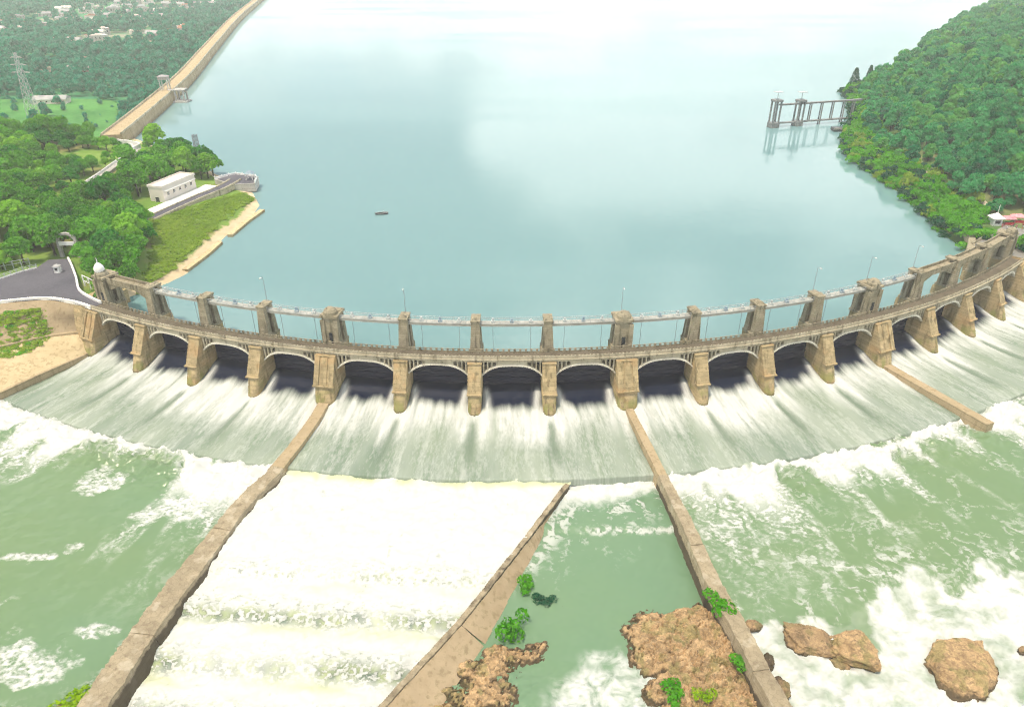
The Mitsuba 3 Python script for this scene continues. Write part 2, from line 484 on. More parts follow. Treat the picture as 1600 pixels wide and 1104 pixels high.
LINE_R = [(40, 104.5), (47, 109), (67, 111), (77, 112), (91, 120), (101, 119), (121, 127), (170, 139), (230, 165)]


def line_y(x, npm=dr):
    y = 0 * x + LINE_R[0][1]
    for (x0, y0), (x1, y1) in zip(LINE_R[:-1], LINE_R[1:]):
        t = (x - x0) / (x1 - x0)
        t = dr.clip(t, 0, 1) if npm is dr else np.clip(t, 0, 1)
        y = y + t * (y1 - y0)
    return y


def right_foam(p):
    f = pool_foam(p)
    r1, sp = curl_specks(p)
    d = line_y(p.x) - p.y + 7.0 * (fbm(p.x * .13, p.y * .13, 6., 4) - .5) * 2 + 3.5 * (sp - .5)
    open_ = smoothstep(.50, .62, fbm(p.x * .075 + 2.5, p.y * .075 + 8.2, 3., 3) + .25 * (sp - .5))
    rap = smoothstep(-.4, 1.8, d) * (1 - .85 * open_) * dr.clip(.70 + 1.5 * (fbm(p.x * .30, p.y * .36, 8., 4) - .42) + .9 * (sp - .45), 0, 1)
    near = dr.exp(-dr.square((d + 2.5) / 3.)) * smoothstep(.5, .68, sp) * .7
    # the oblique crest that runs from the pool down into the rapids
    k = (p.x - 64) / 26.
    cr = dr.exp(-dr.square((p.y - (124 - 6 * k) + 7 * (sp - .5)) / 1.3)) * smoothstep(-.1, .2, k) * (1 - smoothstep(.9, 1.3, k)) * smoothstep(.34, .58, fbm(p.x * .7, p.y * .9, 5., 3)) * .8
    return dr.clip(dr.maximum(dr.maximum(f, rap), dr.maximum(near, cr)), 0, 1)


def mid_foam(p):
    a, q = polar(p)
    r1, sp = curl_specks(p)
    t = (q - 34.) / (9.5 + 6 * (noise(p.x * .12, 2.) - .5) - 4.5 * smoothstep(26., 38., p.x))
    core = 1 - smoothstep(.5, 1.1, t + .7 * (sp - .5))
    ledge = dr.exp(-dr.square((p.y - (134.2 + .02 * p.x) + 4. * (sp - .5)) / .7)) * smoothstep(14., 22., p.x) * smoothstep(.30, .55, fbm(p.x * .8, p.y * .8, 3., 3))
    side = (1 - smoothstep(1.5, 6.5, p.x - (3. + (p.y - 129) * .62) - 3)) * smoothstep(.47, .62, sp) * smoothstep(112., 124., p.y)
    trail = (1 - smoothstep(1., 3.4, t)) * smoothstep(.56, .74, sp) * .8
    wv = 14 * (fbm(p.x * .14, p.y * .14, 2., 4) - .5)
    low = smoothstep(2.5, -1.5, p.y - (94. + .28 * (p.x - 8.)) + wv) * smoothstep(5., 11., p.x - .5 * (p.y - 92) + wv) * dr.clip(.5 + 2.4 * (sp - .45), 0, 1)
    return dr.clip(dr.maximum(dr.maximum(core, ledge * .8), dr.maximum(dr.maximum(side * .7, trail), low)), 0, 1)


STEPS = (118.5, 107.5, 95.5, 84.0)


def cascade_foam(p):
    r1, sp = curl_specks(p, 1.3)
    fine = fbm(p.x * 1.7, p.y * 2.2, 9., 3)
    f = mi.Float(1.)
    for i, y0 in enumerate(STEPS):
        d = p.y - (y0 - .055 * (p.x + 40)) + 1.2 * (noise(p.x * .3, 4. + i) - .5)
        band = dr.exp(-dr.square(d / (1.3 + .45 * i)))
        along = smoothstep(.30, .62, fbm(p.x * .07 + 5 * i, 2., 0, 3))
        up = dr.exp(-dr.square((d - 2.2) / 2.4)) * smoothstep(.60, .70, fbm(p.x * 1.3, p.y * 1.9, 5. + i, 3)) * .6
        f = f - dr.maximum(band * smoothstep(.44, .62, fine + (.05 if i else -.10)), up) * (.45 + .55 * along) * (1. if i else .6)
    f = f - .35 * smoothstep(.66, .8, sp)
    return dr.clip(f, 0, 1)


def water_mat(name, foam, base=river_base, rough=.25, bscale=.35):
    def col(p, n, uv):
        fm = mi.Color3f(FOAM) if foam is not cascade_foam else mix((.54, .56, .535), (.50, .54, .31), _lip(p) * .9)
        return mix(base(p), fm, foam(p))

    def bump(p, n, uv):
        f = foam(p)
        return f * (.35 + .9 * fbm(p.x * .9, p.y * .9, 3., 3)) + .16 * fbm(p.x * .5, p.y * .8, 1., 3) + .05 * fbm(p.x * 2.2, p.y * 2.2, 1., 2)
    mat(name, col, rough, .35, bump, bscale, eps=.05)


water_mat('left_pool_water', pool_foam)
water_mat('right_pool_water', right_foam)
water_mat('mid_pool_water', mid_foam, lambda p: mix((.122, .222, .132), (.148, .238, .128), fbm(p.x * .06, p.y * .04, 0, 3)))


def _lip(p):
    """thin clear water: the sheet just below the sill and the water gathering behind the lower steps"""
    a, q = polar(p)
    t = dr.exp(-dr.square((q - 35.6) / 1.5)) * smoothstep(.30, .55, fbm(p.x * .09, 1., 0, 3) + .10)
    for i, y0 in enumerate(STEPS):
        d = p.y - (y0 - .055 * (p.x + 40))
        t = dr.maximum(t, dr.exp(-dr.square((d + 3.0) / 1.6)) * smoothstep(.40, .62, fbm(p.x * .08 + 3 * i, p.y * .2, 4., 3)) * (.35 + .25 * i))
    return dr.clip(t, 0, 1)



water_mat('cascade_water', cascade_foam, lambda p: mix((.10, .15, .12), (.36, .42, .22), noise(p.x * .7, p.y * .7)), .5)

# ------------------------------------------------------------------ the setting: lake, terrain, river
SHORE_L = [(-137, 236), (-127, 250), (-123, 259), (-122, 278), (-122, 300), (-118, 325), (-120, 344), (-130, 365), (-139, 376), (-162, 400), (-177, 420), (-196, 441), (-225, 465), (-243, 482)]
WING = [(-215, 90), (-180, 150), (-158, 190), (-153, 199), (-146, 210), (-138.5, 223)]
CURB = [(-260, 182), (-240, 190), (-200, 212), (-174, 224), (-160, 227), (-150, 224.6), (-140.6, 219.9)]
DAM = [(-247, 458), (-266, 560), (-287, 664), (-338, 872), (-430, 1250), (-507, 1605), (-640, 2200)]
lake_arc = [tuple(pol(a, -5.45)[:2]) for a in np.linspace(ANG[0] - .04, ANG[16] + .16, 60)]
lake_poly = sg.Polygon(lake_arc + [(420, 300), (9000, 300), (9000, 14000), (-5000, 14000), (-640, 2200)] + [(x, y) for x, y in DAM[::-1][1:]] + [(-225, 445), (-190, 415), (-160, 385), (-142, 350), (-142, 300), (-146, 260)])
single('lake', upward(polysheet(lake_poly, -.02)), 'lake_water', 'wide calm grey blue reservoir behind the curved barrage', kind='structure')

HIGH = sg.Polygon([(-120, 200), (-110, 325), (-130, 390), (-235, 492), (-262, 462), (-330, 425), (-420, 395), (-620, 330), (-900, 250), (-900, -300), (-100, -300)])
LAND_L = sg.Polygon(SHORE_L + [(-262, 476)] + [(x - 5, y) for x, y in DAM[1:]] + [(-900, 3200), (-4000, 3200), (-4000, -300), (-400, -300)] + WING)
BETWEEN = sg.Polygon(WING + CURB[::-1])
shore_line, wing_line, curb_line = sg.LineString(SHORE_L), sg.LineString(WING), sg.LineString(CURB)
for g in (HIGH, LAND_L, BETWEEN): shapely.prepare(g)


def h_left(x, y):
    x, y = np.asarray(x, float), np.asarray(y, float)
    P = shapely.points(x, y)
    d = shapely.distance(P, shore_line)
    inside = shapely.contains(LAND_L, P)
    sd = np.where(inside, d, -d)
    base = 4.2 + .7 * (nz(x * .03, y * .03) - .5)
    shore = np.where(sd < 0, sd * .35, .10 * sd + 1.1 * sstep(3, 9, sd)) - .25
    low = -24 + 3 * (nz(x * .006, y * .006, 0, 3) - .5)
    out = shapely.distance(P, HIGH)
    h = np.minimum(base, np.where(y < 500, shore, base))
    k = sstep(2, 75, out)
    h = h * (1 - k) + low * k
    b = shapely.contains(BETWEEN, P)
    dw, dc = shapely.distance(P, wing_line), shapely.distance(P, curb_line)
    t = dw / (dw + dc + 1e-6)
    hb = np.where(t < .6, -9.3 + 5.0 * t / .6, -4.3 + 9.15 * (t - .6) / .4)
    return np.where(b, hb, h)


def terrain(name, xs, ys, keep, hf, material, label, cut=None):
    X, Y = np.meshgrid(xs, ys)
    Z = hf(X.ravel(), Y.ravel()).reshape(X.shape)
    m = grid_mesh(np.stack([X, Y, Z], -1))
    c = m.triangles_center
    P = shapely.points(c[:, 0], c[:, 1])
    m.update_faces(shapely.contains(keep, P) if cut is None else shapely.contains(keep, P) & ~shapely.contains(cut, P))
    m.remove_unreferenced_vertices()
    return single(name, upward(m), material, label, kind='structure', smooth=True)


land_keep = sg.Polygon(LAND_L.exterior).union(sg.LineString(SHORE_L).buffer(7))
land_keep = land_keep.difference(BETWEEN)
near_box = sg.box(-320, 60, -100, 520)
terrain('left_bank', np.arange(-320, -99, 2.), np.arange(60, 521, 2.), land_keep, h_left, 'bank_ground', 'grassy left bank with a pale sandy shore')
xf = np.r_[np.arange(-3000, -320, 20.), np.arange(-320, -219, 20.)]
terrain('far_plain', xf, np.r_[np.arange(-300, 60, 20.), np.arange(60, 2600, 10.)], land_keep, h_left, 'plain_ground', 'low wooded plain behind the long dam', cut=near_box)
# the paved river bank between the wing wall and the road, as two sheets
wl, cl = np.array([wing_line.interpolate(t, True).coords[0] for t in np.linspace(0, 1, 60)]), np.array([curb_line.interpolate(t, True).coords[0] for t in np.linspace(0, 1, 60)])


def bank_sheet(t0, t1, n):
    tt = np.linspace(t0, t1, n)
    Pm = wl[None] * (1 - tt[:, None, None]) + cl[None] * tt[:, None, None]
    Z = np.where(tt < .6, -9.3 + 5.0 * tt / .6, -4.3 + 9.15 * (tt - .6) / .4)
    Zn = Z[:, None] + .15 * (nz(Pm[..., 0] * .4, Pm[..., 1] * .4) - .5)
    return grid_mesh(np.concatenate([Pm, Zn[..., None]], -1))


bank = thing('river_bank_paving', 'tan paved river bank below the left road', None, kind='structure')
add('lower_apron', bank, upward(bank_sheet(0, .6, 12)), 'apron_paving', True)
add('upper_slope', bank, upward(bank_sheet(.6, 1, 10)), 'slope_paving', True)

ROAD_UP = [(-138.7, 223.4), (-146, 228.5), (-151, 233), (-158, 244), (-166, 256), (-171, 263), (-178, 262), (-178, 254), (-182, 250), (-186, 243), (-205, 238), (-240, 222), (-270, 205)]
road_poly = sg.Polygon(CURB + ROAD_UP)
single('road', upward(polysheet(road_poly.buffer(.2), 4.96, .06)), 'dark_asphalt', 'dark asphalt road curving off the left end of the barrage', kind='structure')

# right hill
SHORE_R = [(204, 262), (192, 280), (187, 292), (189, 312), (192, 330), (196, 365), (197, 406), (198, 434), (206, 462), (217, 484), (240, 530), (266, 598), (279, 646), (302, 664), (352, 728), (440, 866), (585, 1080), (985, 1620), (1500, 2300), (2400, 3600)]
LAND_R = sg.Polygon(SHORE_R + [(4000, 3600), (4000, -200), (420, 60), (250, 215)])
shapely.prepare(LAND_R)
shore_r = sg.LineString(SHORE_R)


def h_right(x, y):
    x, y = np.asarray(x, float), np.asarray(y, float)
    P = shapely.points(x, y)
    d = shapely.distance(P, shore_r)
    sd = np.where(shapely.contains(LAND_R, P), d, -d)
    h = np.where(sd < 0, sd * .4, 70 * (1 - np.exp(-np.maximum(sd - 4, 0) * .0040)) + .35 * np.minimum(sd, 8)) - .3
    h = h + 9 * (nz(x * .012, y * .012, 0, 3, 5) - .5) * sstep(10, 60, sd)
    pl = sstep(44, 26, np.hypot(x - 220, y - 282))
    return h * (1 - pl) + np.where(sd < 1.5, np.minimum(h, 1), 4.85) * pl


terrain('right_hill', np.r_[np.arange(176, 420, 3.), np.arange(420, 1700, 14.)], np.r_[np.arange(120, 700, 3.), np.arange(700, 2200, 14.)],
        LAND_R.union(shore_r.buffer(5)), h_right, 'hill_ground', 'steep wooded hill on the right shore')


# ---- river and spillway water
def chute_z(q):
    return np.interp(q, [-6, -5, -2, 0, 4, 8, 14, 24, 34, 36], [-6.3, -6.4, -7.5, -8.5, -9.8, -10.5, -10.9, -11.2, -11.5, -11.6])


ss = np.arange(S[0] - 8, S[16] + 60, .45)
qq = np.r_[np.arange(-5.6, 34.4, .5), 34.6]
Sg, Qg = np.meshgrid(ss, qq)
axis = np.min(np.abs(Sg[..., None] - np.r_[S, S[16] + 22, S[16] + 44]), -1)
zc = chute_z(Qg)
act = sstep(-1, 5, Qg)
zc = zc + act * (.5 * (nz(Sg * .8, Qg * .07, 0, 3) - .5) + .25 * (nz(Sg * 2.2, Qg * .5, 3, 2) - .5))
zc = zc + .75 * np.exp(-((axis - 3.3 - .06 * Qg) / 1.1) ** 2) * sstep(-5, 0, Qg) * sstep(18, 8, Qg)
zc = zc - .5 * np.exp(-(axis / (.6 + .03 * Qg)) ** 2) * sstep(8, 12, Qg) * sstep(32, 20, Qg)
# the sheet curls over the lip at its end
lip = np.stack([pol(A0 + ss / R, 34.9, zc[-1] - .35), pol(A0 + ss / R, 35.0, zc[-1] - 2.2)], 0)
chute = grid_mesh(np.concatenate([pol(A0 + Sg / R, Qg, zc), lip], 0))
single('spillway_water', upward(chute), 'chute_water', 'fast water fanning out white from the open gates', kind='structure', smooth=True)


def water_sheet(name, xs, ys, zf, keep, material, label):
    X, Y = np.meshgrid(xs, ys)
    m = grid_mesh(np.stack([X, Y, zf(X, Y)], -1))
    c = m.triangles_center
    m.update_faces(shapely.contains(keep, shapely.points(c[:, 0], c[:, 1])))
    m.remove_unreferenced_vertices()
    single(name, upward(m), material, label, kind='structure', smooth=True)


def polar_np(x, y):
    dx, dy = x - CX, CY - y
    return np.arctan2(dx, dy), np.hypot(dx, dy) - R


def ray_pts(a, qs, u=0.):
    return [tuple(pol(a, q, 0, u)[:2]) for q in qs]


def lumps(x, y, amp, seed=0):
    return amp * (nz(x * .35, y * .45, 0, 3, seed) - .5) + amp * .5 * (nz(x * 1.1, y * 1.3, 0, 3, seed + 3) - .5)


def pool_z(x, y):
    a, q = polar_np(x, y)
    jump = sstep(31, 35.5, q) * sstep(54, 38, q)
    return -12.9 + lumps(x, y, .35) + jump * (.9 + lumps(x, y, 3.4, 7))


def right_z(x, y):
    d = line_y(x, np) - y
    k = sstep(-2, 5, d)
    return pool_z(x, y) - 2.2 * k - .035 * np.maximum(d, 0) + k * lumps(x, y, 1.9, 11)


def mid_z(x, y):
    a, q = polar_np(x, y)
    return -13.6 + lumps(x, y, .3) + sstep(50, 36, q) * lumps(x, y, 1.5, 5) - 1.0 * sstep(136, 133.5, y) + sstep(99, 95, y) * lumps(x, y, 1.4, 8)


def cascade_z(x, y):
    z = -12.2 + lumps(x, y, 1.5, 21)
    for i, y0 in enumerate(STEPS):
        z = z - 1.0 * sstep(1.0, -1.0, y - (y0 - .055 * (x + 40)) + .8 * (nz(x * .3, 0 * x, i, 2) - .5))
    return z + .004 * (146 - y)


INNER = [(14.5, 149.5), (13, 147), (3, 129), (-11, 105), (-20, 92), (-24, 86), (-33, 72), (-50, 46)]
far_q = np.linspace(33.5, 240, 12)
arcq = lambda a0, a1, q=33.5: [tuple(pol(a, q)[:2]) for a in np.linspace(a0, a1, 40)]
W4 = [(-62.6, 154.8), (-67.0, 142.8), (-72.0, 121), (-75.6, 101.5), (-77.8, 84), (-82, 58), (-88, 20)]
W8 = [(39.4, 150.5), (42.6, 124.8), (46.2, 101), (49.2, 83.8), (54, 55), (60, 20)]
left_keep = sg.Polygon([(-380, 20), (-215, 90), (-180, 150), (-158, 190), (-149, 205)] + arcq(A0 + .035, ANG[4], 31.) + W4)
right_keep = sg.Polygon(arcq(ANG[8], ANG[16] + .1, 31.) + [(420, 150), (300, -60)] + W8[::-1])
mid_keep = sg.Polygon(arcq(ANG[6] + .07, ANG[8]) + W8 + [(30, 20)] + INNER[::-1])
casc_keep = sg.Polygon(arcq(ANG[4], ANG[6] + .085) + INNER + [(-60, 30)] + W4[::-1])
water_sheet('left_river_pool', np.arange(-300, -55, .6), np.arange(30, 236, .6), pool_z, left_keep.buffer(.4), 'left_pool_water', 'green river pool with foam below the left bays')
water_sheet('right_river_pool', np.arange(35, 330, .6), np.arange(30, 300, .6), right_z, right_keep.buffer(.4), 'right_pool_water', 'green river and white rapids below the right bays')
water_sheet('middle_river_pool', np.arange(-45, 62, .5), np.arange(30, 166, .5), mid_z, mid_keep.buffer(.4), 'mid_pool_water', 'calm green pool between two walls below the middle bays')
water_sheet('white_cascade', np.arange(-110, 22, .5), np.arange(30, 166, .5), cascade_z, casc_keep.buffer(.4), 'cascade_water', 'white foaming water stepping down below the middle bays')
single('river_bed', box(-1500, 1500, -600, 300, -30, -19), 'river_rock', 'rocky river bed under the pools', kind='structure')

# ------------------------------------------------------------------ the barrage
BAR = thing('barrage', 'long curved stone barrage with sixteen arched gate bays, a road deck and a hoist walkway', 'dam')


def pier_mesh(h, thick):
    ms = []
    # upper shaft, battered downstream face
    top = [(u, v, 4.02) for u in (-h, h) for v in (-.35, 10.6)]
    bot = [(u, -4.6, -4.6) for u in (-h, h)] + [(u, 10.8, -4.6) for u in (-h, h)]
    ms.append(hull(top + bot))
    ms.append(hull([(u, v, z) for u in (-h, h) for v, z in ((10.6, 3.9), (10.8, -4.5))] + [(u * .4, v, z) for u in (-h, h) for v, z in ((12.0, 3.0), (12.4, -4.5))]))
    # lower shaft with the rounded cutwater
    nose = lambda v0, z, w, L: [(w * math.cos(t), v0 - L * math.sin(t), z) for t in np.linspace(0, math.pi, 11)]
    w2 = h * (1.0 if thick else .99)
    ms.append(hull(nose(-3.6, -4.62, w2, .9 if not thick else .8) + nose(-5.6, -13.5, w2 * .96, 3.0 if not thick else 2.2) + [(u, 10.7, z) for u in (-w2, w2) for z in (-4.62, -14)]))
    return ms


def strip_on_front(u0, u1, proud, z0=-4.4, z1=3.9):
    f = lambda z: -.35 + (-4.25) * (4.02 - z) / 8.62
    return hull([(u, f(z) - d, z) for u in (u0, u1) for z in (z0, z1) for d in (-.4, proud)])


def pier_parts(thick):
    h = THICK if thick else THIN
    shaft = pier_mesh(h, thick)
    if thick:
        shaft += [strip_on_front(-h, -h + 1.5, .45), strip_on_front(h - 1.5, h, .45), strip_on_front(-.9, .9, .25)]
    ledge = hull([(u, v, z) for u in (-h - .18, h + .18) for v in (-5.15, -3.2) for z in (-4.75, -4.35)])
    ledge2 = [hull([(u, v, z) for u in (-h - .15, h + .15) for v in (-.95, .2) for z in (3.55, 3.95)])]
    return cat(shaft), ledge, ledge2[0]


def tower_parts(thick):
    if not thick:
        b = [hull([(u, v, 3.9) for u in (-1.75, 1.75) for v in (4.9, 6.9)] + [(u, v, 14.6) for u in (-1.15, 1.15) for v in (5.4, 6.9)]),
             box(-.55, .55, 6.9, 8.5, 3.9, 14.2),
             hull([(u, v, 3.9) for u in (-1.75, 1.75) for v in (8.5, 10.6)] + [(u, v, 14.3) for u in (-1.2, 1.2) for v in (8.5, 10.1)])]
        cap = [box(-1.4, 1.4, 5.2, 10.3, 14.2, 14.75), hull([(u, v, 14.75) for u in (-1.1, 1.1) for v in (5.5, 7.4)] + [(u, 6.4, 15.7) for u in (-.3, .3)])]
        foot = [box(-1.95, 1.95, 4.6, 10.9, 3.9, 4.7)]
        niche = None
    else:
        b = [hull([(u, v, 3.9) for u in (-2.7, 2.7) for v in (4.9, 7.2)] + [(u, v, 13.6) for u in (-2.2, 2.2) for v in (5.2, 7.2)]),
             box(-1.2, 1.2, 7.2, 8.7, 3.9, 14.5),
             hull([(u, v, 3.9) for u in (-2.7, 2.7) for v in (8.7, 11)] + [(u, v, 14.5) for u in (-2.2, 2.2) for v in (8.7, 10.8)])]
        b += [box(-2.75, -1.5, 4.55, 5.6, 3.9, 12.8), box(1.5, 2.75, 4.55, 5.6, 3.9, 12.8)]
        cap = [box(-2.75, 2.75, 4.7, 11.0, 13.6, 14.3), lathe([(0, 14.3), (2.1, 14.3), (2.05, 15.2), (1.6, 15.9), (.9, 16.4), (0, 16.6)], 14, (0, 6.7))]
        foot = [box(-3.0, 3.0, 4.4, 11.2, 3.9, 4.7)]
        niche = cat([box(-.55, .55, 4.9 - .0, 5.15, 4.7, 8.6)])
    return cat(b + foot), cat(cap), niche


PM = {t: [ply(m, 'pier_stone', smooth=25) for m in pier_parts(t)] for t in (False, True)}
TM = {t: [None if m is None else ply(m, s) for m, s in zip(tower_parts(t), ('tower_stone', 'tower_stone', 'window_dark'))] for t in (False, True)}
dome = ply(cat([lathe([(0, 16.2), (1.6, 16.2), (1.65, 16.7), (1.45, 17.5), (1.0, 18.2), (.45, 18.7), (.14, 19.0), (.09, 20.4), (0, 20.5)], 18, (0, 6.5)), lathe([(0, 14.75), (1.5, 14.75), (1.5, 16.2), (0, 16.2)], 10, (0, 6.5))]), 'white_paint', smooth=40)
for i in range(17):
    thick = i % 4 == 0
    w = frame(ANG[i])
    p = add('pier', BAR, PM[thick][0], None, world=w, label='pilastered broad pier' if thick else None)
    add('ledge', p, PM[thick][1], None, world=w)
    add('capital', p, PM[thick][2], None, world=w)
    t = add('hoist_tower', BAR, TM[thick][0], None, world=w, label='broad hoist tower with rounded top' if thick else None)
    add('cap', t, TM[thick][1], None, world=w)
    if TM[thick][2]:
        add('niche', t, TM[thick][2], None, world=w)
    if i == 0:
        add('dome', t, dome, None, world=w, label='white dome with a finial')


def bent(m, smid, step=3.0):
    """subdivide a straight mesh in (s, v, z) along s and bend it on to the arc"""
    m = m.copy()
    v = m.vertices
    out = pol(A0 + (smid + v[:, 0]) / R, -v[:, 1], v[:, 2])
    m.vertices = out
    m.invert() if False else None
    return m


def sbox(s0, s1, v0, v1, z0, z1, step=4.0):
    n = max(1, int(round((s1 - s0) / step)))
    e = np.linspace(s0, s1, n + 1)
    ring = np.array([[v0, z0], [v1, z0], [v1, z1], [v0, z1]])
    V = np.array([[s, *r] for s in e for r in ring])
    f = []
    for i in range(n):
        for j in range(4):
            a, b = i * 4 + j, i * 4 + (j + 1) % 4
            f += [[a, b + 4, b], [a, a + 4, b + 4]]
    k = n * 4
    f += [[0, 1, 2], [0, 2, 3], [k, k + 2, k + 1], [k, k + 3, k + 2]]
    m = trimesh.Trimesh(V, f, process=False)
    m.invert()
    return m


def soffit(x, hw):
    return 2.55 - 3.5 * (np.abs(x) / hw) ** 3.0


def arch_barrel(hw, v0, v1, dep=.55):
    xs = np.linspace(-hw, hw, 33)
    lo = soffit(xs, hw); hi = lo + dep
    ring = np.stack([np.stack([xs, xs * 0 + v0, lo], 1), np.stack([xs, xs * 0 + v1, lo], 1), np.stack([xs, xs * 0 + v1, hi], 1), np.stack([xs, xs * 0 + v0, hi], 1)], 1)
    V = ring.reshape(-1, 3)
    f = []
    for i in range(len(xs) - 1):
        for j in range(4):
            a, b = i * 4 + j, i * 4 + (j + 1) % 4
            f += [[a, b, b + 4], [a, b + 4, a + 4]]
    m = trimesh.Trimesh(V, f, process=False)
    m.fix_normals()
    return m


def spandrel(hw, x1, v0, v1):
    xs = np.linspace(-x1, x1, 17)
    lo = soffit(xs, hw) + .5
    V = np.concatenate([np.stack([xs, xs * 0 + v, z], 1) for v, z in ((v0, lo), (v1, lo), (v1, lo * 0 + 4.02), (v0, lo * 0 + 4.02))]).reshape(4, -1, 3).transpose(1, 0, 2).reshape(-1, 3)
    n = len(xs); f = []
    for i in range(n - 1):
        for j in range(4):
            a, b = i * 4 + j, i * 4 + (j + 1) % 4
            f += [[a, b, b + 4], [a, b + 4, a + 4]]
    f += [[0, 2, 1], [0, 3, 2], [(n - 1) * 4, (n - 1) * 4 + 1, (n - 1) * 4 + 2], [(n - 1) * 4, (n - 1) * 4 + 2, (n - 1) * 4 + 3]]
    m = trimesh.Trimesh(V, f, process=False)
    m.fix_normals()
    return m


def parapet(s0, s1, v0, v1, zb, zt, pitch, pw, open_frac):
    """posts with recessed lighter panels or gaps between, a rail on top"""
    n = max(1, int(round((s1 - s0) / pitch)))
    e = np.linspace(s0, s1, n + 1)
    ms = [sbox(s0, s1, v0 + .06, v1 - .06, zt - .22, zt - .04, 8)]
    ms.append(sbox(s0, s1, v0 + .05, v1 - .05, zb, zb + (zt - zb) * (1 - open_frac), 8))
    for k in range(n + 1):
        a, b = e[k] - pw / 2, e[k] + pw / 2
        a, b = max(a, s0), min(b, s1)
        ms.append(sbox(a, b, v0 - .04, v1 + .04, zb, zt + .08, 9))
    return cat(ms)


rng = random.Random(5)
for i in range(16):
    sl, sr = S[i], S[i + 1]
    mid, L = (sl + sr) / 2, (sr - sl) / 2
    el, er = sl + HALF[i] - mid, sr - HALF[i + 1] - mid
    cm = (el + er) / 2
    hw = (er - el) / 2
    sp = newkey('span', BAR)
    B = lambda m, off=0.: bent(m, mid + off)
    scene[sp] = ply(B(sbox(-L, L, -.02, 4.3, 4.05, 4.95)), 'lime_concrete')
    add('road_surface', sp, B(sbox(-L, L, .3, 4.0, 4.95, 4.99)), 'deck_asphalt')
    # dentil band and downstream parapet with light posts
    dent = [sbox(x - .22, x + .22, -.28, -.02, 4.25, 4.75, 9) for x in np.arange(-L + .55, L, 1.1)]
    add('cornice', sp, B(cat([sbox(-L, L, -.34, -.022, 4.75, 4.98, 4)] + dent)), 'lime_concrete')
    add('downstream_parapet', sp, B(parapet(-L, L, 0.0, .26, 4.99, 6.0, 1.1, .36, .35)), 'lime_concrete')
    add('upstream_parapet', sp, B(parapet(-L, L, 4.02, 4.28, 4.99, 6.15, 1.65, .62, .62)), 'tower_stone')
    add('arch_barrel', sp, B(arch_barrel(hw, .75, 3.5), cm), 'lime_concrete', 40)
    for v0, v1 in ((.02, .72), (3.52, 4.2)):
        add('arch_rib', sp, B(arch_barrel(hw, v0, v1, .62), cm), 'white_rib', 40)
    add('spandrel_wall', sp, B(spandrel(hw, hw * .52, .12, 4.1), cm), 'lime_concrete')
    for sd in (-1, 1):
        for k, fr in enumerate((.66, .80, .93)):
            x = sd * hw * fr
            z0 = float(soffit(np.array(x), hw)) + .5
            add('spandrel_column', sp, B(sbox(x - .2, x + .2, .1, .75, z0, 4.04, 9), cm), 'lime_concrete')
    # gate
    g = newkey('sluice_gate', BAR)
    scene[g] = ply(bent(sbox(el, er, 5.2, 5.45, -7.2, 2.9), mid), 'shaded_gate_steel')
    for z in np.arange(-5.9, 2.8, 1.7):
        add('stiffener', g, bent(sbox(el, er, 4.95, 5.2, z, z + .14), mid), 'shaded_gate_steel')
    # hoist walkway between the towers
    wlk = newkey('hoist_walkway', BAR)
    tl, tr = sl - mid + (2.2 if i % 4 == 0 else 1.2), sr - mid - (2.2 if (i + 1) % 4 == 0 else 1.2)
    if i == 0 or i >= 13:
        xs = np.linspace(tl, tr, 25)
        m_ = [sbox(tl, tr, 6.2, 9.6, 12.4, 13.0), sbox(tl, tr, 6.1, 6.4, 12.0, 14.1), sbox(tl, tr, 9.4, 9.7, 12.0, 14.1)]
        for x in np.linspace(tl + .4, tr - .4, 9):
            m_.append(sbox(x - .25, x + .25, 5.98, 6.1, 12.0, 14.2, 9))
        for sd, e_ in ((1, tl), (-1, tr)):     # haunches
            h_ = hull([(e_, v, z) for v in (6.3, 9.5) for z in (12.0, 9.2)] + [(e_ + sd * 6.5, v, 12.0) for v in (6.3, 9.5)])
            m_.append(h_)
        scene[wlk] = ply(bent(cat(m_), mid), 'tower_stone')
        labels[wlk] = {'label': 'solid stone walkway with haunches'}
    else:
        m_ = [sbox(tl, tr, v, v + .25, 12.15, 12.85) for v in (7.0, 9.1)] + [sbox(tl, tr, 6.9, 9.45, 12.85, 12.95)]
        scene[wlk] = ply(bent(cat(m_), mid), 'girder_steel')
        rl = []
        n = 11
        for v in (6.95, 9.4):
            rl += [sbox(tl, tr, v - .05, v + .05, z, z + .1) for z in (13.45, 13.95)]
            rl += [sbox(x - .05, x + .05, v - .05, v + .05, 12.95, 14.0, 9) for x in np.linspace(tl, tr, n)]
        add('railing', wlk, bent(cat(rl), mid), 'pale_steel')
        for x in (el + 3.2, er - 3.2, cm):
            hst = [sbox(x - .55, x + .55, 7.6, 8.6, 12.95, 13.7, 9), sbox(x - .25, x + .25, 7.8, 8.4, 13.7, 14.2 + rng.random() * .4, 9)]
            add('hoist', wlk, bent(cat(hst), mid), 'blue_paint' if x == cm else 'pale_steel')
        for x in (el + 3.2, er - 3.2):
            add('hoist_rod', wlk, bent(sbox(x - .05, x + .05, 7.95, 8.05, 2.9, 12.2, 30), mid), 'grey_steel')

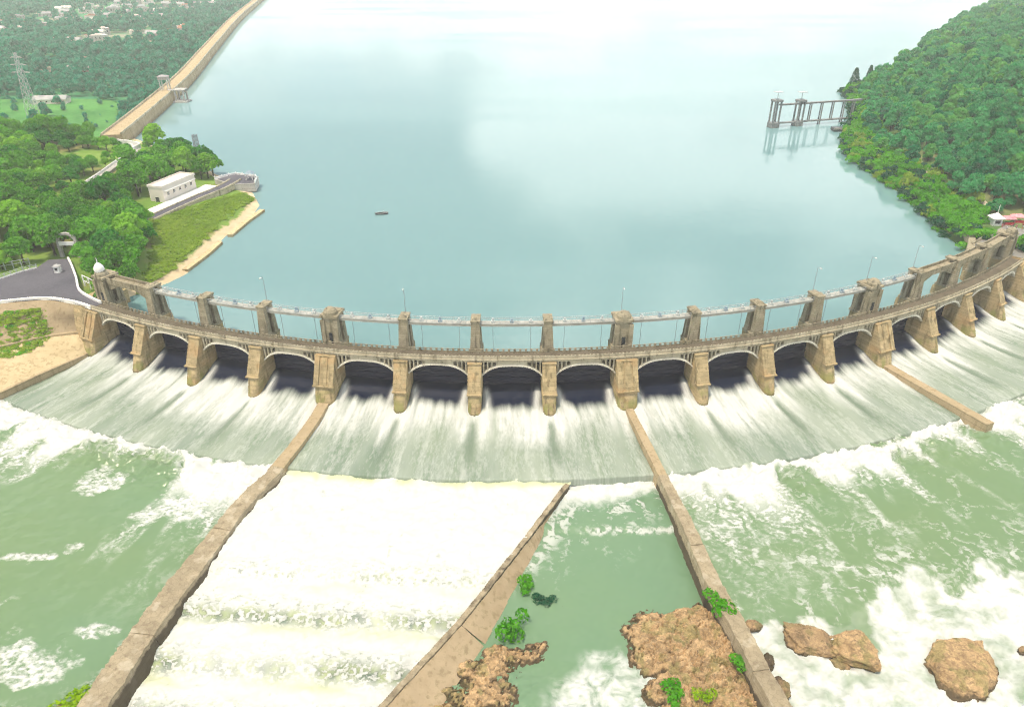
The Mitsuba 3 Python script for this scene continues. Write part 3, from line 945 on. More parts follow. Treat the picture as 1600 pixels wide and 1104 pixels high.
# left and right abutments
ab = thing('abutment', 'tan stone abutment carrying the left end of the barrage', 'abutment')
m = hull([(u, v, 4.9) for u in (-11, -2.9) for v in (-.2, 16)] + [(u, v, -14) for u in (-8.5, -2.7) for v in (-7.5, 16)] + [(-12, 16, -14)])
add('block', ab, m, 'pier_stone', world=frame(ANG[0]))
ab2 = thing('abutment', 'stone abutment at the far right end of the barrage', 'abutment')
m = hull([(u, v, 4.8) for u in (2.9, 46) for v in (-.2, 20)] + [(u, v, -14) for u in (2.7, 50) for v in (-7, 20)])
add('block', ab2, m, 'pier_stone', world=frame(ANG[16]))
add('parapet', ab2, parapet(3.1, 40, 0, .3, 4.8, 6.0, 1.4, .4, .3), 'lime_concrete', world=frame(ANG[16]))
add('parapet', ab2, parapet(3.1, 20, 19, 19.3, 4.8, 6.0, 1.4, .4, .3), 'lime_concrete', world=frame(ANG[16]))
add('pavement', ab2, box(3.1, 40, .4, 18.9, 4.8, 4.86), 'plaza_paving', world=frame(ANG[16]))
# masonry wing between barrage and the right shore
rw = thing('shore_wall', 'pale stone retaining wall where the barrage meets the right shore', 'retaining wall')
pts = [tuple(pol(ANG[15] + .02, -13)[:2]), (190, 286), (193, 300), (203, 310), (212, 316)]
add('wall', rw, ribbon(densify(pts, 3), 2.2, 5.0, 7.5), 'rubble_wall')
add('coping', rw, ribbon(densify(pts, 3), 2.5, 5.3, .35), 'tower_stone')

lg = thing('bank_ledge', 'raised kerb along the upper edge of the tan river apron below the left road', 'kerb')
mid_line = wl * .4 + cl * .6
for k in range(6, 56, 7):
    add('segment', lg, ribbon(mid_line[k:k + 8], .9, -3.75, 1.3), 'tan_concrete')
# wing wall along the left river bank
ww = thing('wing_wall', 'tan concrete wing wall edging the river below the left road', 'retaining wall')
wp = np.array(WING)
for k in range(len(wp) - 1):
    seg = densify(wp[k:k + 2], 4)
    add('panel', ww, ribbon(seg, 1.3, -9.15 + .05 * (k % 2), 6.0), 'tan_concrete')

# ------------------------------------------------------------------ walls that divide the water below the barrage
def wall_section(cl, wl_, wr_, ztop, foot_l, foot_r, zfoot, rough, seed):
    """cl: n x 2 centre line; wl_, wr_: half widths; foot offsets outside them"""
    cl = np.asarray(cl, float)
    t = np.gradient(cl, axis=0); t /= np.linalg.norm(t, axis=1, keepdims=True)
    nrm = np.stack([t[:, 1], -t[:, 0]], 1)       # to the right of travel
    prof = []
    for k in np.linspace(0, 1, 4)[:-1]: prof.append(('l', k))
    for k in np.linspace(0, 1, 9): prof.append(('t', k))
    for k in np.linspace(0, 1, 4)[1:]: prof.append(('r', k))
    rows = []
    for kind, k in prof:
        if kind == 'l': off, z = -(wl_ + foot_l * (1 - k)), zfoot + (ztop - zfoot) * k
        elif kind == 't': off, z = -wl_ + (wl_ + wr_) * k, ztop + 0 * wl_
        else: off, z = wr_ + foot_r * k, ztop + (zfoot - ztop) * k
        xy = cl + nrm * np.broadcast_to(off, (len(cl),))[:, None]
        rows.append(np.c_[xy, np.broadcast_to(z, (len(cl),))])
    P = np.stack(rows, 1)
    n1 = nz(P[..., 0] * .5, P[..., 1] * .5, P[..., 2] * .5, 4, seed) - .5
    n2 = nz(P[..., 0] * .5 + 50, P[..., 1] * .5, P[..., 2] * .5, 4, seed + 1) - .5
    edge = np.array([1.0] * 3 + [1.6] + [1.0] * 7 + [1.6] + [1.0] * 3)[None]
    n3 = nz(P[..., 0] * 1.7, P[..., 1] * 1.7, P[..., 2] * 1.7, 3, seed + 2) - .5
    P[..., 2] += rough * (n1 * 1.2 + n3 * .5) * edge
    P[..., :2] += nrm[:, None] * (rough * (n2 * 1.4 + n3 * .7) * edge)[..., None]
    g = grid_mesh(P)
    w = P.shape[1]
    caps = []
    for base in (0, (len(cl) - 1) * w):
        for j in range(1, w - 1):
            caps.append([base, base + j, base + j + 1])
    m = trimesh.Trimesh(g.vertices, np.vstack([g.faces, caps]), process=False)
    m.fix_normals()
    return m


def line_wall(name, label, pts, widths, tops, zfoot, fl, fr, rough, n_first=1):
    w = thing(name, label, 'wall')
    pts = np.array(pts, float)
    ls = np.r_[0, np.cumsum(np.linalg.norm(np.diff(pts, axis=0), axis=1))]
    from scipy.interpolate import PchipInterpolator
    cv = PchipInterpolator(ls, pts)
    for k in range(len(pts) - 1):
        t = np.linspace(ls[k], ls[k + 1], max(6, int((ls[k + 1] - ls[k]) / .45)))
        t2 = t.copy(); t2[0] += .05
        cl = cv(t2)
        hw, zt = np.interp(t, ls, widths) / 2, np.interp(t, ls, tops)
        first = k < n_first
        m = wall_section(cl, hw, hw, zt + (0 if first else .10 * ((k * 7) % 3 - 1)), .1 if first else fl, fr, zfoot, .12 if first else rough, 3 * k + len(pts))
        add('section', w, m, 'tan_concrete' if first else 'rubble_wall', 30)
    return w


def radial_wall(a, name, label, sections, q_list, widths, tops, zfoot, fl, fr, rough, first_mat='tan_concrete', n_first=1):
    w = thing(name, label, 'wall')
    for k in range(len(q_list) - 1):
        q = np.arange(q_list[k], q_list[k + 1] + .01, max(.5, (q_list[k + 1] - q_list[k]) / 24))
        q[-1] = q_list[k + 1]
        cl = pol(a, q)[:, :2]
        f = (q - q_list[0]) / (q_list[-1] - q_list[0])
        hw = np.interp(q, q_list, widths) / 2
        zt = np.interp(q, q_list, tops)
        first = k < n_first
        gap = .06
        qq_ = q.copy()
        cl[0] = pol(a, q[0] + gap)[:2]
        m = wall_section(cl, hw, hw, zt + (.0 if first else .12 * ((k * 7) % 3 - 1)), 0.1 if first else fl, fr, zfoot, .12 if first else rough, 3 * k)
        add('section', w, m, first_mat if first else 'rubble_wall', 30)
    return w


line_wall('divide_wall', 'long rough stone divide wall running down to the lower left corner',
          [(-56.9, 184.6), (-62.6, 154.8), (-67.0, 142.8), (-69.8, 132), (-72.0, 121), (-74.0, 111), (-75.6, 101.5), (-76.6, 93), (-77.8, 84), (-79.5, 73), (-82, 58)],
          [3.2, 3.6, 4.2, 4.8, 5.2, 5.4, 5.4, 5.6, 5.6, 5.6, 5.6], [-9.5, -10.2, -10.7] + [-11] * 8, -16, 1.2, .4, .5)
line_wall('divide_wall', 'narrow stone divide wall right of the middle pool, ending among the rocks',
          [(34.9, 181.0), (39.4, 150.5), (41.2, 137.5), (42.6, 124.8), (44.0, 112), (46.2, 101), (47.6, 91.5), (49.2, 83.8), (51.5, 70), (54, 55)],
          [2.2, 2.4, 2.8, 3.1, 3.4, 3.5, 3.5, 3.6, 3.6, 3.6], [-9.2, -9.5, -9.3, -9.1, -9, -9, -9, -9, -9, -9], -17, .7, .5, .32)
radial_wall(ANG[12], 'divide_wall', 'short tan divide wall jutting from the rightmost broad pier', 0,
            [5.5, 42.5], [3.0, 3.0], [-9.2, -9.3], -16, .2, .3, .15)
iw = thing('divide_wall', 'thin dark topped wall with a sloping tan flank between the white cascade and the green pool', 'wall')
USED.add('divide_wall_003')
inn = np.array(INNER)
for k in range(len(inn) - 1):
    cl = densify(inn[k:k + 2], .8)
    yy = cl[:, 1]
    fr = np.interp(yy, [40, 86, 92, 105, 129, 140, 147], [9.5, 8.4, 7.6, 6.0, 2.4, .8, .2])
    hw = np.full(len(cl), .62)
    zt = np.full(len(cl), -11.75)
    add('crest', iw, wall_section(cl[::1], hw, hw, zt + .02, .15, .05, -15.5, .12, 40 + k), 'grey_concrete' if k < 0 else 'rubble_wall', 30)
    # travel runs towards the camera, so the flank on the photo's right lies on the left of travel
    if k >= 0:
        z_in, z_out = zt - .35, np.full(len(cl), -14.6)
        t = np.gradient(cl, axis=0); t /= np.linalg.norm(t, axis=1, keepdims=True)
        nl = np.stack([-t[:, 1], t[:, 0]], 1)
        tt = np.linspace(0, 1, 14)
        P = np.stack([np.c_[cl + nl * (.3 + fr * s_)[:, None], z_in * (1 - s_) + z_out * s_] for s_ in tt], 1)
        P[..., 2] += .5 * (nz(P[..., 0] * .5, P[..., 1] * .5, 0, 4, 9) - .5) - .0
        add('flank', iw, upward(grid_mesh(P)), 'slope_paving', True)

# ------------------------------------------------------------------ rocks
def rock(seed, sx, sy, sz, rough=.10, cell=.075, pts=30):
    """an angular block: the hull of scattered points, broken up by ledges and finer roughness"""
    rg = np.random.default_rng(seed)
    d = rg.normal(size=(pts, 3)); d /= np.linalg.norm(d, axis=1, keepdims=True)
    h = hull(d * (.78 + .34 * rg.random((pts, 1))))
    v, f = trimesh.remesh.subdivide_to_size(h.vertices, h.faces, cell, max_iter=12)
    m = trimesh.Trimesh(v, f, process=True)
    v = np.array(m.vertices)
    n1 = meshkit.fbm(v * 2.6 + seed * 1.7, 4, seed)
    n2 = 1 - np.abs(2 * meshkit.fbm(v * 2.0 + seed * 3.3, 4, seed + 5) - 1)
    n3 = meshkit.fbm(v * 9 + seed, 3, seed + 9)
    v = v * (1 + rough * (2.6 * (n1 - .5) - 1.5 * np.maximum(n2 - .8, 0) * 3 + .9 * (n3 - .5)))[:, None]
    v[:, 2] = np.where(v[:, 2] > .5, .5 + (v[:, 2] - .5) * .45, v[:, 2])
    m.vertices = v * [sx, sy, sz]
    return m


def put(m, x, y, z, rz=0.):
    m = m.copy()
    m.apply_transform(trimesh.transformations.rotation_matrix(rz, [0, 0, 1]))
    m.apply_translation((x, y, z))
    return m


single('boulder', put(rock(1, 8.6, 7.6, 5.0), 90.8, 97.0, -16.0, .4), 'river_rock', 'large round tan boulder in the rapids near the right edge', 'boulder', smooth=38)
single('boulder', put(rock(2, 5.9, 5.8, 4.2), 71.0, 100.8, -15.6, 1.0), 'river_rock', 'orange brown boulder in the white water, second from the right', 'boulder', smooth=38)
single('boulder', put(rock(3, 6.0, 4.4, 3.2), 61.8, 103.4, -15.6, -.3), 'wet_rock', 'grey wet boulder half under white water beside the orange brown one', 'boulder', smooth=38)
single('boulder', put(rock(4, 3.2, 2.0, 2.1), 66.0, 97.6, -16.3, -.8), 'wet_rock', 'small dark wet rock just below the orange brown boulder', 'boulder', smooth=38)
single('boulder', put(rock(6, 2.4, 1.6, 1.5), 50.8, 106.6, -14.6, .2), 'wet_rock', 'small dark rock at the right foot of the narrow divide wall', 'boulder', smooth=38)
single('boulder', put(rock(8, 1.5, 1.0, 1.2), 105.5, 101.0, -15.6, .2), 'wet_rock', 'small rock in the rapids at the right edge beside the large round boulder', 'boulder', smooth=38)
r2 = np.random.default_rng(4)


def outcrop(cs, seed, res=.3):
    """bedrock breaking the surface: overlapping domes cut by ledges and joints"""
    cs = np.array(cs, float)
    x0, x1, y0, y1 = (cs[:, 0] - cs[:, 2]).min() - 2, (cs[:, 0] + cs[:, 2]).max() + 2, (cs[:, 1] - cs[:, 3]).min() - 2, (cs[:, 1] + cs[:, 3]).max() + 2
    X, Y = np.meshgrid(np.arange(x0, x1, res), np.arange(y0, y1, res))
    wx, wy = 5 * (nz(X * .22, Y * .22, 1, 4, seed) - .5), 5 * (nz(X * .22, Y * .22, 9, 4, seed) - .5)
    top = np.full(X.shape, -3.0)
    for cx_, cy_, rx, ry, h in cs:
        dd = ((X + wx - cx_) / rx) ** 2 + ((Y + wy - cy_) / ry) ** 2
        top = np.maximum(top, h * np.clip(1.25 * (1 - dd), -3, 1))
    crack = np.minimum(np.abs(nz(X * .35 + wx * .3, Y * .35, 2, 4, seed + 1) - .5), np.abs(nz(X * .30, Y * .30 + wy * .3, 5, 4, seed + 2) - .5))
    Z = top + 1.3 * (nz(X * .45, Y * .45, 3, 4, seed + 3) - .5) + 1.0 * (nz(X * 1.3, Y * 1.3, 7, 3, seed + 4) - .5) - .7 * sstep(.035, .0, crack)
    step = .55
    Z = .45 * Z + .55 * (np.floor(Z / step) + sstep(.55, 1, Z / step - np.floor(Z / step))) * step
    m = grid_mesh(np.stack([X, Y, -14.6 + Z], -1))
    m.update_faces(m.triangles_center[:, 2] > -16.4)
    m.remove_unreferenced_vertices()
    return upward(m)


single('rock_outcrop', outcrop([(31, 104, 8.5, 6, 2.0), (40, 106, 8, 5.5, 2.4), (28, 99, 5, 5, 1.7), (38, 98, 9, 7, 2.7), (45, 101, 5, 7, 2.6), (33, 91, 7.5, 6, 2.0), (42, 90, 7, 8, 2.5), (36, 81, 10, 8, 2.2), (47, 79, 6, 9, 2.2)], 3), 'river_rock', 'broad tan rock outcrop between the middle pool and the narrow divide wall', 'rock', smooth=35)
single('rock_outcrop', outcrop([(0, 99.3, 6.5, 2.8, 1.2), (4, 101.2, 4, 1.7, 1.0), (-5, 95.5, 6.5, 3.4, 1.4), (-6.5, 90, 6.5, 4.0, 1.3), (-2, 92.5, 4, 2.6, .8), (-12, 83, 7, 6, 1.5)], 8), 'river_rock', 'low orange rock outcrop at the foot of the sloping tan flank', 'rock', smooth=35)
isl = [put(rock(int(90 + x * 5), sx, sy, sz, .13, .085, 26), x, y, -15.6, r2.random() * 3) for (x, y, sx, sy, sz) in [(52, 92, 3.0, 3.6, 2.0), (55, 85, 3.4, 3, 1.6), (52, 98.5, 1.6, 2.4, 1.5)]]
single('rock_outcrop', cat(isl), 'wet_rock', 'strip of dark broken rocks right of the narrow divide wall', 'rock', smooth=38)

# ------------------------------------------------------------------ trees
def leaf_cloud(rng, centers, radii, n, size, flat=.75):
    """leaf faces on and in a set of lobes; each is a bent quad facing more or less outwards"""
    pick = rng.choice(len(centers), n, p=(radii ** 2) / (radii ** 2).sum())
    d = rng.normal(size=(n, 3)); d /= np.linalg.norm(d, axis=1, keepdims=True)
    d[:, 2] = np.where(d[:, 2] < -.35, -d[:, 2], d[:, 2])
    rad = radii[pick] * (1 - .35 * rng.random(n) ** 2)
    c = centers[pick] + d * rad[:, None] * [1, 1, flat]
    nrm = d + rng.normal(size=(n, 3)) * .55
    nrm /= np.linalg.norm(nrm, axis=1, keepdims=True)
    t = np.cross(nrm, rng.normal(size=(n, 3))); t /= np.linalg.norm(t, axis=1, keepdims=True)
    b = np.cross(nrm, t)
    s = size * (.6 + .8 * rng.random(n))[:, None]
    V = np.stack([c - t * s - b * s * .3, c + b * s * .7 + nrm * s * .2, c + t * s + b * s * .1, c - b * s * .8 - nrm * s * .25], 1).reshape(-1, 3)
    i = np.arange(n) * 4
    f = np.vstack([np.stack([i, i + 1, i + 2], 1), np.stack([i, i + 2, i + 3], 1)])
    return trimesh.Trimesh(V, f[:, ::-1], process=False)


def tree_meshes(seed, R0, H, lobes, n, size, low=.62):
    rng = np.random.default_rng(seed)
    cs, rs = [], []
    for k in range(lobes):
        ang, rr = rng.random() * 6.28, R0 * .62 * math.sqrt(rng.random())
        z = H * (low + .25 * rng.random()) - .25 * rr
        cs.append([rr * math.cos(ang), rr * math.sin(ang), z]); rs.append(R0 * (.34 + .22 * rng.random()))
    cs.append([0, 0, H * .74]); rs.append(R0 * .6)
    cs, rs = np.array(cs), np.array(rs)
    crown = leaf_cloud(rng, cs, rs, n, size)
    ms = [cyl((0, 0, -1.5), (0, 0, H * .38), R0 * .075, 7, R0 * .055)]
    for c in cs[:6]:
        ms.append(cyl((0, 0, H * .36), c, R0 * .045, 5, R0 * .015))
    return cat(ms), crown


def group(name, trunk, crown, leafmat):
    scene[name] = {'type': 'shapegroup', 'trunk': ply(trunk, 'bark'), 'crown': ply(crown, leafmat)}


def crown_only(name, crown, leafmat):
    scene[name] = {'type': 'shapegroup', 'crown': ply(crown, leafmat)}


HL = ('leaf_hill', 'leaf_hill_deep', 'leaf_hill', 'leaf_hill_light', 'leaf_hill')
for k in range(5):
    tr, cr = tree_meshes(100 + k, 6.0, 11.0 + k * .8, 11, 1500, .55, .50)
    group(f'wood_tree_kind_{k}', tr, cr, ('leaf_wood', 'leaf_wood_deep', 'leaf_wood', 'leaf_wood_light', 'leaf_wood')[k])
    tr, cr = tree_meshes(200 + k, 4.4, 8.0 + k * .7, 9, 1000, .52, .42)
    group(f'hill_tree_kind_{k}', tr, cr, HL[k])
    tr, cr = tree_meshes(200 + k, 4.4, 8.0 + k * .7, 8, 420, .85, .42)
    group(f'hill_far_kind_{k}', tr, cr, HL[k])
    tr, cr = tree_meshes(300 + k, 6.0, 10 + k, 6, 200, 1.5, .4)
    crown_only(f'plain_tree_kind_{k}', cr, 'leaf_far')
    rg = np.random.default_rng(400 + k)
    c_ = rg.normal(size=(6, 3)) * [.7, .7, .2] + [0, 0, .7]
    for nm, mt in (('shore', 'leaf_shore'), ('lime', 'leaf_lime'), ('grass', 'leaf_grass'), ('dark', 'leaf_dark')):
        crown_only(f'{nm}_bush_kind_{k}', leaf_cloud(rg, c_, .55 + .3 * rg.random(6), 420, .17), mt)


def instance(key, kind, x, y, z, s, rz, sz=None):
    m = T().translate([float(x), float(y), float(z)]).rotate([0, 0, 1], float(rz)).scale([float(s), float(s), float(sz if sz else s)])
    scene[key] = {'type': 'instance', 'to_world': m, 'group': {'type': 'ref', 'id': kind}}


def scatter(poly, cell, seed, jit=.42):
    rg = np.random.default_rng(seed)
    x0, y0, x1, y1 = poly.bounds
    X, Y = np.meshgrid(np.arange(x0, x1, cell), np.arange(y0, y1, cell))
    X[1::2] += cell / 2
    P = np.stack([X, Y], -1).reshape(-1, 2) + (rg.random((X.size, 2)) - .5) * 2 * jit * cell
    return P[shapely.contains(poly, shapely.points(P[:, 0], P[:, 1]))], rg


# left wood: places kept clear of trees
PATH_L = smoothline([(-242, 456), (-232, 450), (-222, 437), (-216, 421), (-215, 400), (-212, 368), (-211, 338)], 40)
RAMP = sg.Polygon([(-163, 309), (-147, 309), (-131, 358), (-134, 374), (-152, 382), (-153, 371), (-163, 372), (-176, 338)])
clear_l = shapely.union_all([road_poly.buffer(5), sg.LineString(PATH_L).buffer(5.5), RAMP.buffer(5.5), sg.LineString(DAM).buffer(14), sg.LineString(SHORE_L[8:]).buffer(5),
                             sg.Polygon([(-137, 246), (-136, 256), (-146, 284), (-157, 309), (-165, 330), (-150, 384), (-110, 345), (-110, 230), (-132, 230)]), sg.Polygon([(-256, 430), (-225, 415), (-236, 392), (-262, 400)]).buffer(2), sg.Point(-172, 268).buffer(6), BETWEEN.buffer(3)])
wood_l = sg.Polygon([(-135, 228), (-120, 250), (-118, 330), (-160, 402), (-245, 470), (-330, 478), (-470, 440), (-420, 300), (-300, 215), (-200, 240), (-150, 236)]).difference(clear_l)
P, rg = scatter(wood_l, 7.9, 11)
Z = h_left(P[:, 0], P[:, 1])
ok = in_view(P[:, 0], P[:, 1], Z + 5, .06)
P, Z = P[ok], Z[ok]
order = np.argsort(P[:, 1])
P, Z = P[order], Z[order]
n_left = min(len(P), 290)
special = {}
for (tx, ty, lab) in [(-146, 252, 'broad green tree standing behind the domed hoist tower'), (-157, 384, 'dark green tree at the far end of the pale building'), (-176, 330, 'green tree beside the near end wall of the pale building'), (-203, 432, 'outermost tree at the water edge above the pale building')]:
    special[int(np.argmin(np.hypot(P[:n_left, 0] - tx, P[:n_left, 1] - ty)))] = lab
left_wood_stuff = []
for i, (p, z) in enumerate(zip(P, Z)):
    s = .62 + .75 * rg.random() ** 1.3
    ip = np.argmin(np.hypot(*(PATH_L - p).T)); dv = PATH_L[ip] - p
    if np.hypot(*dv) < 26 and dv[1] > -2: s *= .42 + .02 * np.hypot(*dv)
    kind = f'wood_tree_kind_{rg.integers(5)}'
    if i < n_left:
        if i in special:
            key = thing('broadleaf_tree', special[i], 'tree')
        else:
            kk = rg.integers(5)
            kind = f'wood_tree_kind_{kk}'
            tone = ('mid green', 'dark green', 'mid green', 'pale green', 'mid green')[kk]
            dp = np.min(np.hypot(*(PATH_L - p).T))
            if shapely.distance(sg.Point(p), road_poly) < 26: plc = 'standing close behind the left road'
            elif p[0] > -185 and p[1] < 320: plc = 'in the wood between the left road and the grass slope'
            elif dp < 22: plc = 'beside the winding footpath in the left wood'
            elif p[1] > 425: plc = 'at the far edge of the left wood before the meadow'
            elif p[0] > -200: plc = 'in the wood behind the lakeside building'
            else: plc = 'deep in the crowded wood at the left edge'
            key = thing('broadleaf_tree', f'{tone} bushy tree {plc}', 'tree', f'{tone} trees {plc}')
    else:
        key = f'wood_edge_trees__{i:03d}'
        left_wood_stuff.append(key)
    instance(key, kind, p[0], p[1], z - .8, s, rg.random() * 360, s * (.8 + .35 * rg.random()))
if left_wood_stuff:
    labels['wood_edge_trees'] = {'label': 'far edge of the left bank wood merging into the plain', 'kind': 'stuff', 'category': 'trees'}

# right hill
PATH_R = smoothline([(214, 318), (216, 332), (213, 352), (215, 376), (222, 402), (228, 432), (232, 462), (236, 482)], 40)
hill_poly = sg.Polygon([(203, 318), (206, 330), (211, 365), (212, 406), (213, 434), (220, 460), (230, 484), (250, 530), (276, 604), (300, 650), (312, 668), (362, 728), (450, 866), (595, 1080), (995, 1620), (1500, 2200), (1900, 2200), (1200, 500), (700, 330), (420, 250), (300, 258), (266, 290), (242, 306), (226, 313), (208, 314)]).difference(sg.LineString(PATH_R).buffer(3.2))
P, rg = scatter(hill_poly, 5.7, 21)
Z = h_right(P[:, 0], P[:, 1])
ok = in_view(P[:, 0], P[:, 1], Z + 4, .06)
P, Z = P[ok], Z[ok]
order = np.argsort(np.hypot(P[:, 0], P[:, 1]))
P, Z = P[order], Z[order]
for i, (p, z) in enumerate(zip(P, Z)):
    dist = math.hypot(*p)
    s = .62 + .80 * rg.random() ** 1.4
    if dist > 760 and rg.random() < .45: continue
    if dist > 760: s *= 1.35
    if i < 290:
        kk = rg.integers(5)
        kind = f'hill_tree_kind_{kk}'
        tone = ('mid green', 'dark green', 'mid green', 'pale green', 'mid green')[kk]
        if np.hypot(p[0] - 215, p[1] - 305) < 55: plc = 'close behind the pink stalls'
        elif np.min(np.hypot(*(PATH_R - p).T)) < 12: plc = 'along the footpath on the right hill'
        elif shapely.distance(sg.Point(p), shore_r) < 22: plc = 'near the water edge of the right hill'
        else: plc = 'in the canopy inside the right hill'
        key = thing('hill_tree', f'{tone} dense tree {plc}', 'tree', f'{tone} hill trees {plc}')
    else:
        key = f'hill_canopy__{i:04d}'
        kind = f'hill_far_kind_{rg.integers(5)}'
    instance(key, kind, p[0], p[1], z - .9, s, rg.random() * 360, s * (.8 + .5 * rg.random()))
labels['hill_canopy'] = {'label': 'far tree canopy rising over the right hill', 'kind': 'stuff', 'category': 'trees'}
# bright scrub on the shore of the right hill
scrub = sg.LineString(SHORE_R[1:14]).buffer(20, single_sided=False).intersection(LAND_R).difference(sg.Point(212, 288).buffer(17)).difference(sg.LineString(PATH_R).buffer(1.5))
P, rg = scatter(scrub, 2.9, 31)
Z = h_right(P[:, 0], P[:, 1])
for i, (p, z) in enumerate(zip(P, Z)):
    ds = shapely.distance(sg.Point(p), shore_r)
    kd = 'dark' if rg.random() < (.6 if ds < 3.5 else .10) else ('grass' if rg.random() < .16 else 'shore')
    sz_ = 1.4 + 2.2 * rg.random() ** 2
    instance(f'shore_scrub__{i:04d}', f'{kd}_bush_kind_{i % 5}', p[0], p[1], z - .2, sz_, rg.random() * 360, sz_ * (.8 + .6 * rg.random()))
labels['shore_scrub'] = {'label': 'bright green scrub along the water edge of the right hill', 'kind': 'stuff', 'category': 'scrub'}


def conifer(x, y, h, r, label, seed):
    rg = np.random.default_rng(seed)
    key = thing('conifer', label, 'tree')
    n = 1100
    t = rg.random(n) ** .8
    z = h * (.10 + .9 * t)
    rad = r * (1 - t) ** .8 * (1 - .35 * rg.random(n)) + .08
    a = rg.random(n) * 6.283
    c = np.stack([rad * np.cos(a), rad * np.sin(a), z], 1)
    d = np.stack([np.cos(a), np.sin(a), -.35 + 0 * a], 1) * (.5 + .4 * rg.random(n))[:, None]
    w = np.stack([-np.sin(a), np.cos(a), 0 * a], 1) * .8
    V = np.stack([c, c + d * .6 + w, c + d * 1.3, c + d * .6 - w], 1).reshape(-1, 3)
    i = np.arange(n) * 4
    cr = trimesh.Trimesh(V, np.vstack([np.stack([i, i + 1, i + 2], 1), np.stack([i, i + 2, i + 3], 1)]), process=False)
    cr.apply_translation((x, y, float(h_right(x, y)) - .3))
    z0 = max(float(h_right(x, y)), -1.5)
    add('crown', key, cr, 'leaf_dark')
    add('trunk', key, cyl((x, y, z0 - 1.5), (x, y, z0 + h * .9), .32, 7, .06), 'bark')


conifer(285.5, 642, 17, 5.2, 'dark conifer alone at the tip of the hill beside the water, leftmost of the pair', 1)
conifer(304, 657, 17, 3.8, 'dark slim conifer right of the lone waterside conifer', 2)

# far plain: trees as one mass, houses one by one
plain_poly = sg.Polygon([(-270, 480), (-300, 660), (-350, 872), (-442, 1250), (-520, 1605), (-640, 2200), (-1900, 2200), (-1500, 1200), (-700, 600), (-480, 445), (-330, 482)])
FIELD = sg.Polygon([(-281, 492), (-330, 500), (-400, 560), (-470, 640), (-520, 742), (-400, 745), (-372, 720), (-338, 640), (-300, 560)])
TOWNC = [(-830, 1690, 150, 290), (-850, 1290, 80, 55), (-600, 1230, 90, 110)]
P, rg = scatter(plain_poly.difference(FIELD.buffer(2)).difference(sg.LineString(DAM).buffer(26)), 13., 41)
keep = np.ones(len(P), bool)
for (x, y, rx, ry) in TOWNC:
    keep &= ~((((P[:, 0] - x) / rx) ** 2 + ((P[:, 1] - y) / ry) ** 2 < 1) & (rg.random(len(P)) < .86))
keep &= (np.hypot(P[:, 0], P[:, 1]) < 1150) | (rg.random(len(P)) < .6)
P = P[keep]
Z = h_left(P[:, 0], P[:, 1])
ok = in_view(P[:, 0], P[:, 1], Z, .05)
P, Z = P[ok], Z[ok]
for i, (p, z) in enumerate(zip(P, Z)):
    s = (.7 + .7 * rg.random()) * (1.25 if p[1] > 1000 else 1)
    instance(f'plain_woodland__{i:04d}', f'plain_tree_kind_{i % 5}', p[0], p[1], z - 1, s, rg.random() * 360)
P, rg = scatter(FIELD, 15., 43)
P = P[rg.random(len(P)) < .45]
Z = h_left(P[:, 0], P[:, 1])
for i, (p, z) in enumerate(zip(P, Z)):
    s = .15 + .45 * rg.random() ** 2 + (.3 if p[0] < -400 else 0)
    instance(f'plain_woodland__{90000 + i}', f'plain_tree_kind_{i % 5}', p[0], p[1], z - .5, s, rg.random() * 360)
labels['plain_woodland'] = {'label': 'hazy blue green woodland covering the plain beyond the long dam', 'kind': 'stuff', 'category': 'trees'}
fm = grid_mesh(np.stack([*np.meshgrid(np.arange(-530, -270, 6.), np.arange(480, 760, 6.)), np.zeros((47, 44))], -1))
v = fm.vertices
v[:, 2] = h_left(v[:, 0], v[:, 1]) + .35
fm.vertices = v
c = fm.triangles_center
fm.update_faces(shapely.contains(FIELD, shapely.points(c[:, 0], c[:, 1])))
fm.remove_unreferenced_vertices()
single('meadow', upward(fm), 'field_green', 'bright green meadow below the near end of the long dam', kind='structure', smooth=True)

rg = np.random.default_rng(77)
H_WALL = ('pale_plaster', 'grey_concrete', 'grey_concrete')


def house(x, y, w, d, h, rz, label, grp, wallmat, roofmat, flat):
    key = thing('house', label, 'house', grp)
    z = float(h_left(x, y)) - .5
    M = trimesh.transformations.translation_matrix((x, y, z)) @ trimesh.transformations.rotation_matrix(rz, [0, 0, 1])
    tf = lambda m: m.apply_transform(M)
    add('wall', key, tf(box(-w / 2, w / 2, -d / 2, d / 2, 0, h)), wallmat)
    if flat:
        add('roof', key, tf(cat([box(-w / 2 - .3, w / 2 + .3, -d / 2 - .3, d / 2 + .3, h, h + .3), box(-w / 5, w / 6, -d / 4, d / 5, h + .3, h + 2.3)])), roofmat)
    else:
        add('roof', key, tf(hull([(sx * (w / 2 + .5), sy * (d / 2 + .5), h) for sx in (-1, 1) for sy in (-1, 1)] + [(sx * w / 2, 0, h + d * .28) for sx in (-1, 1)])), roofmat)
    for k in range(max(2, int(w / 5))):
        xw = -w / 2 + (k + .5) * w / max(2, int(w / 5))
        add('window', key, tf(box(xw - .7, xw + .7, -d / 2 - .06, -d / 2 + .1, h * .45, h * .75)), 'window_dark')


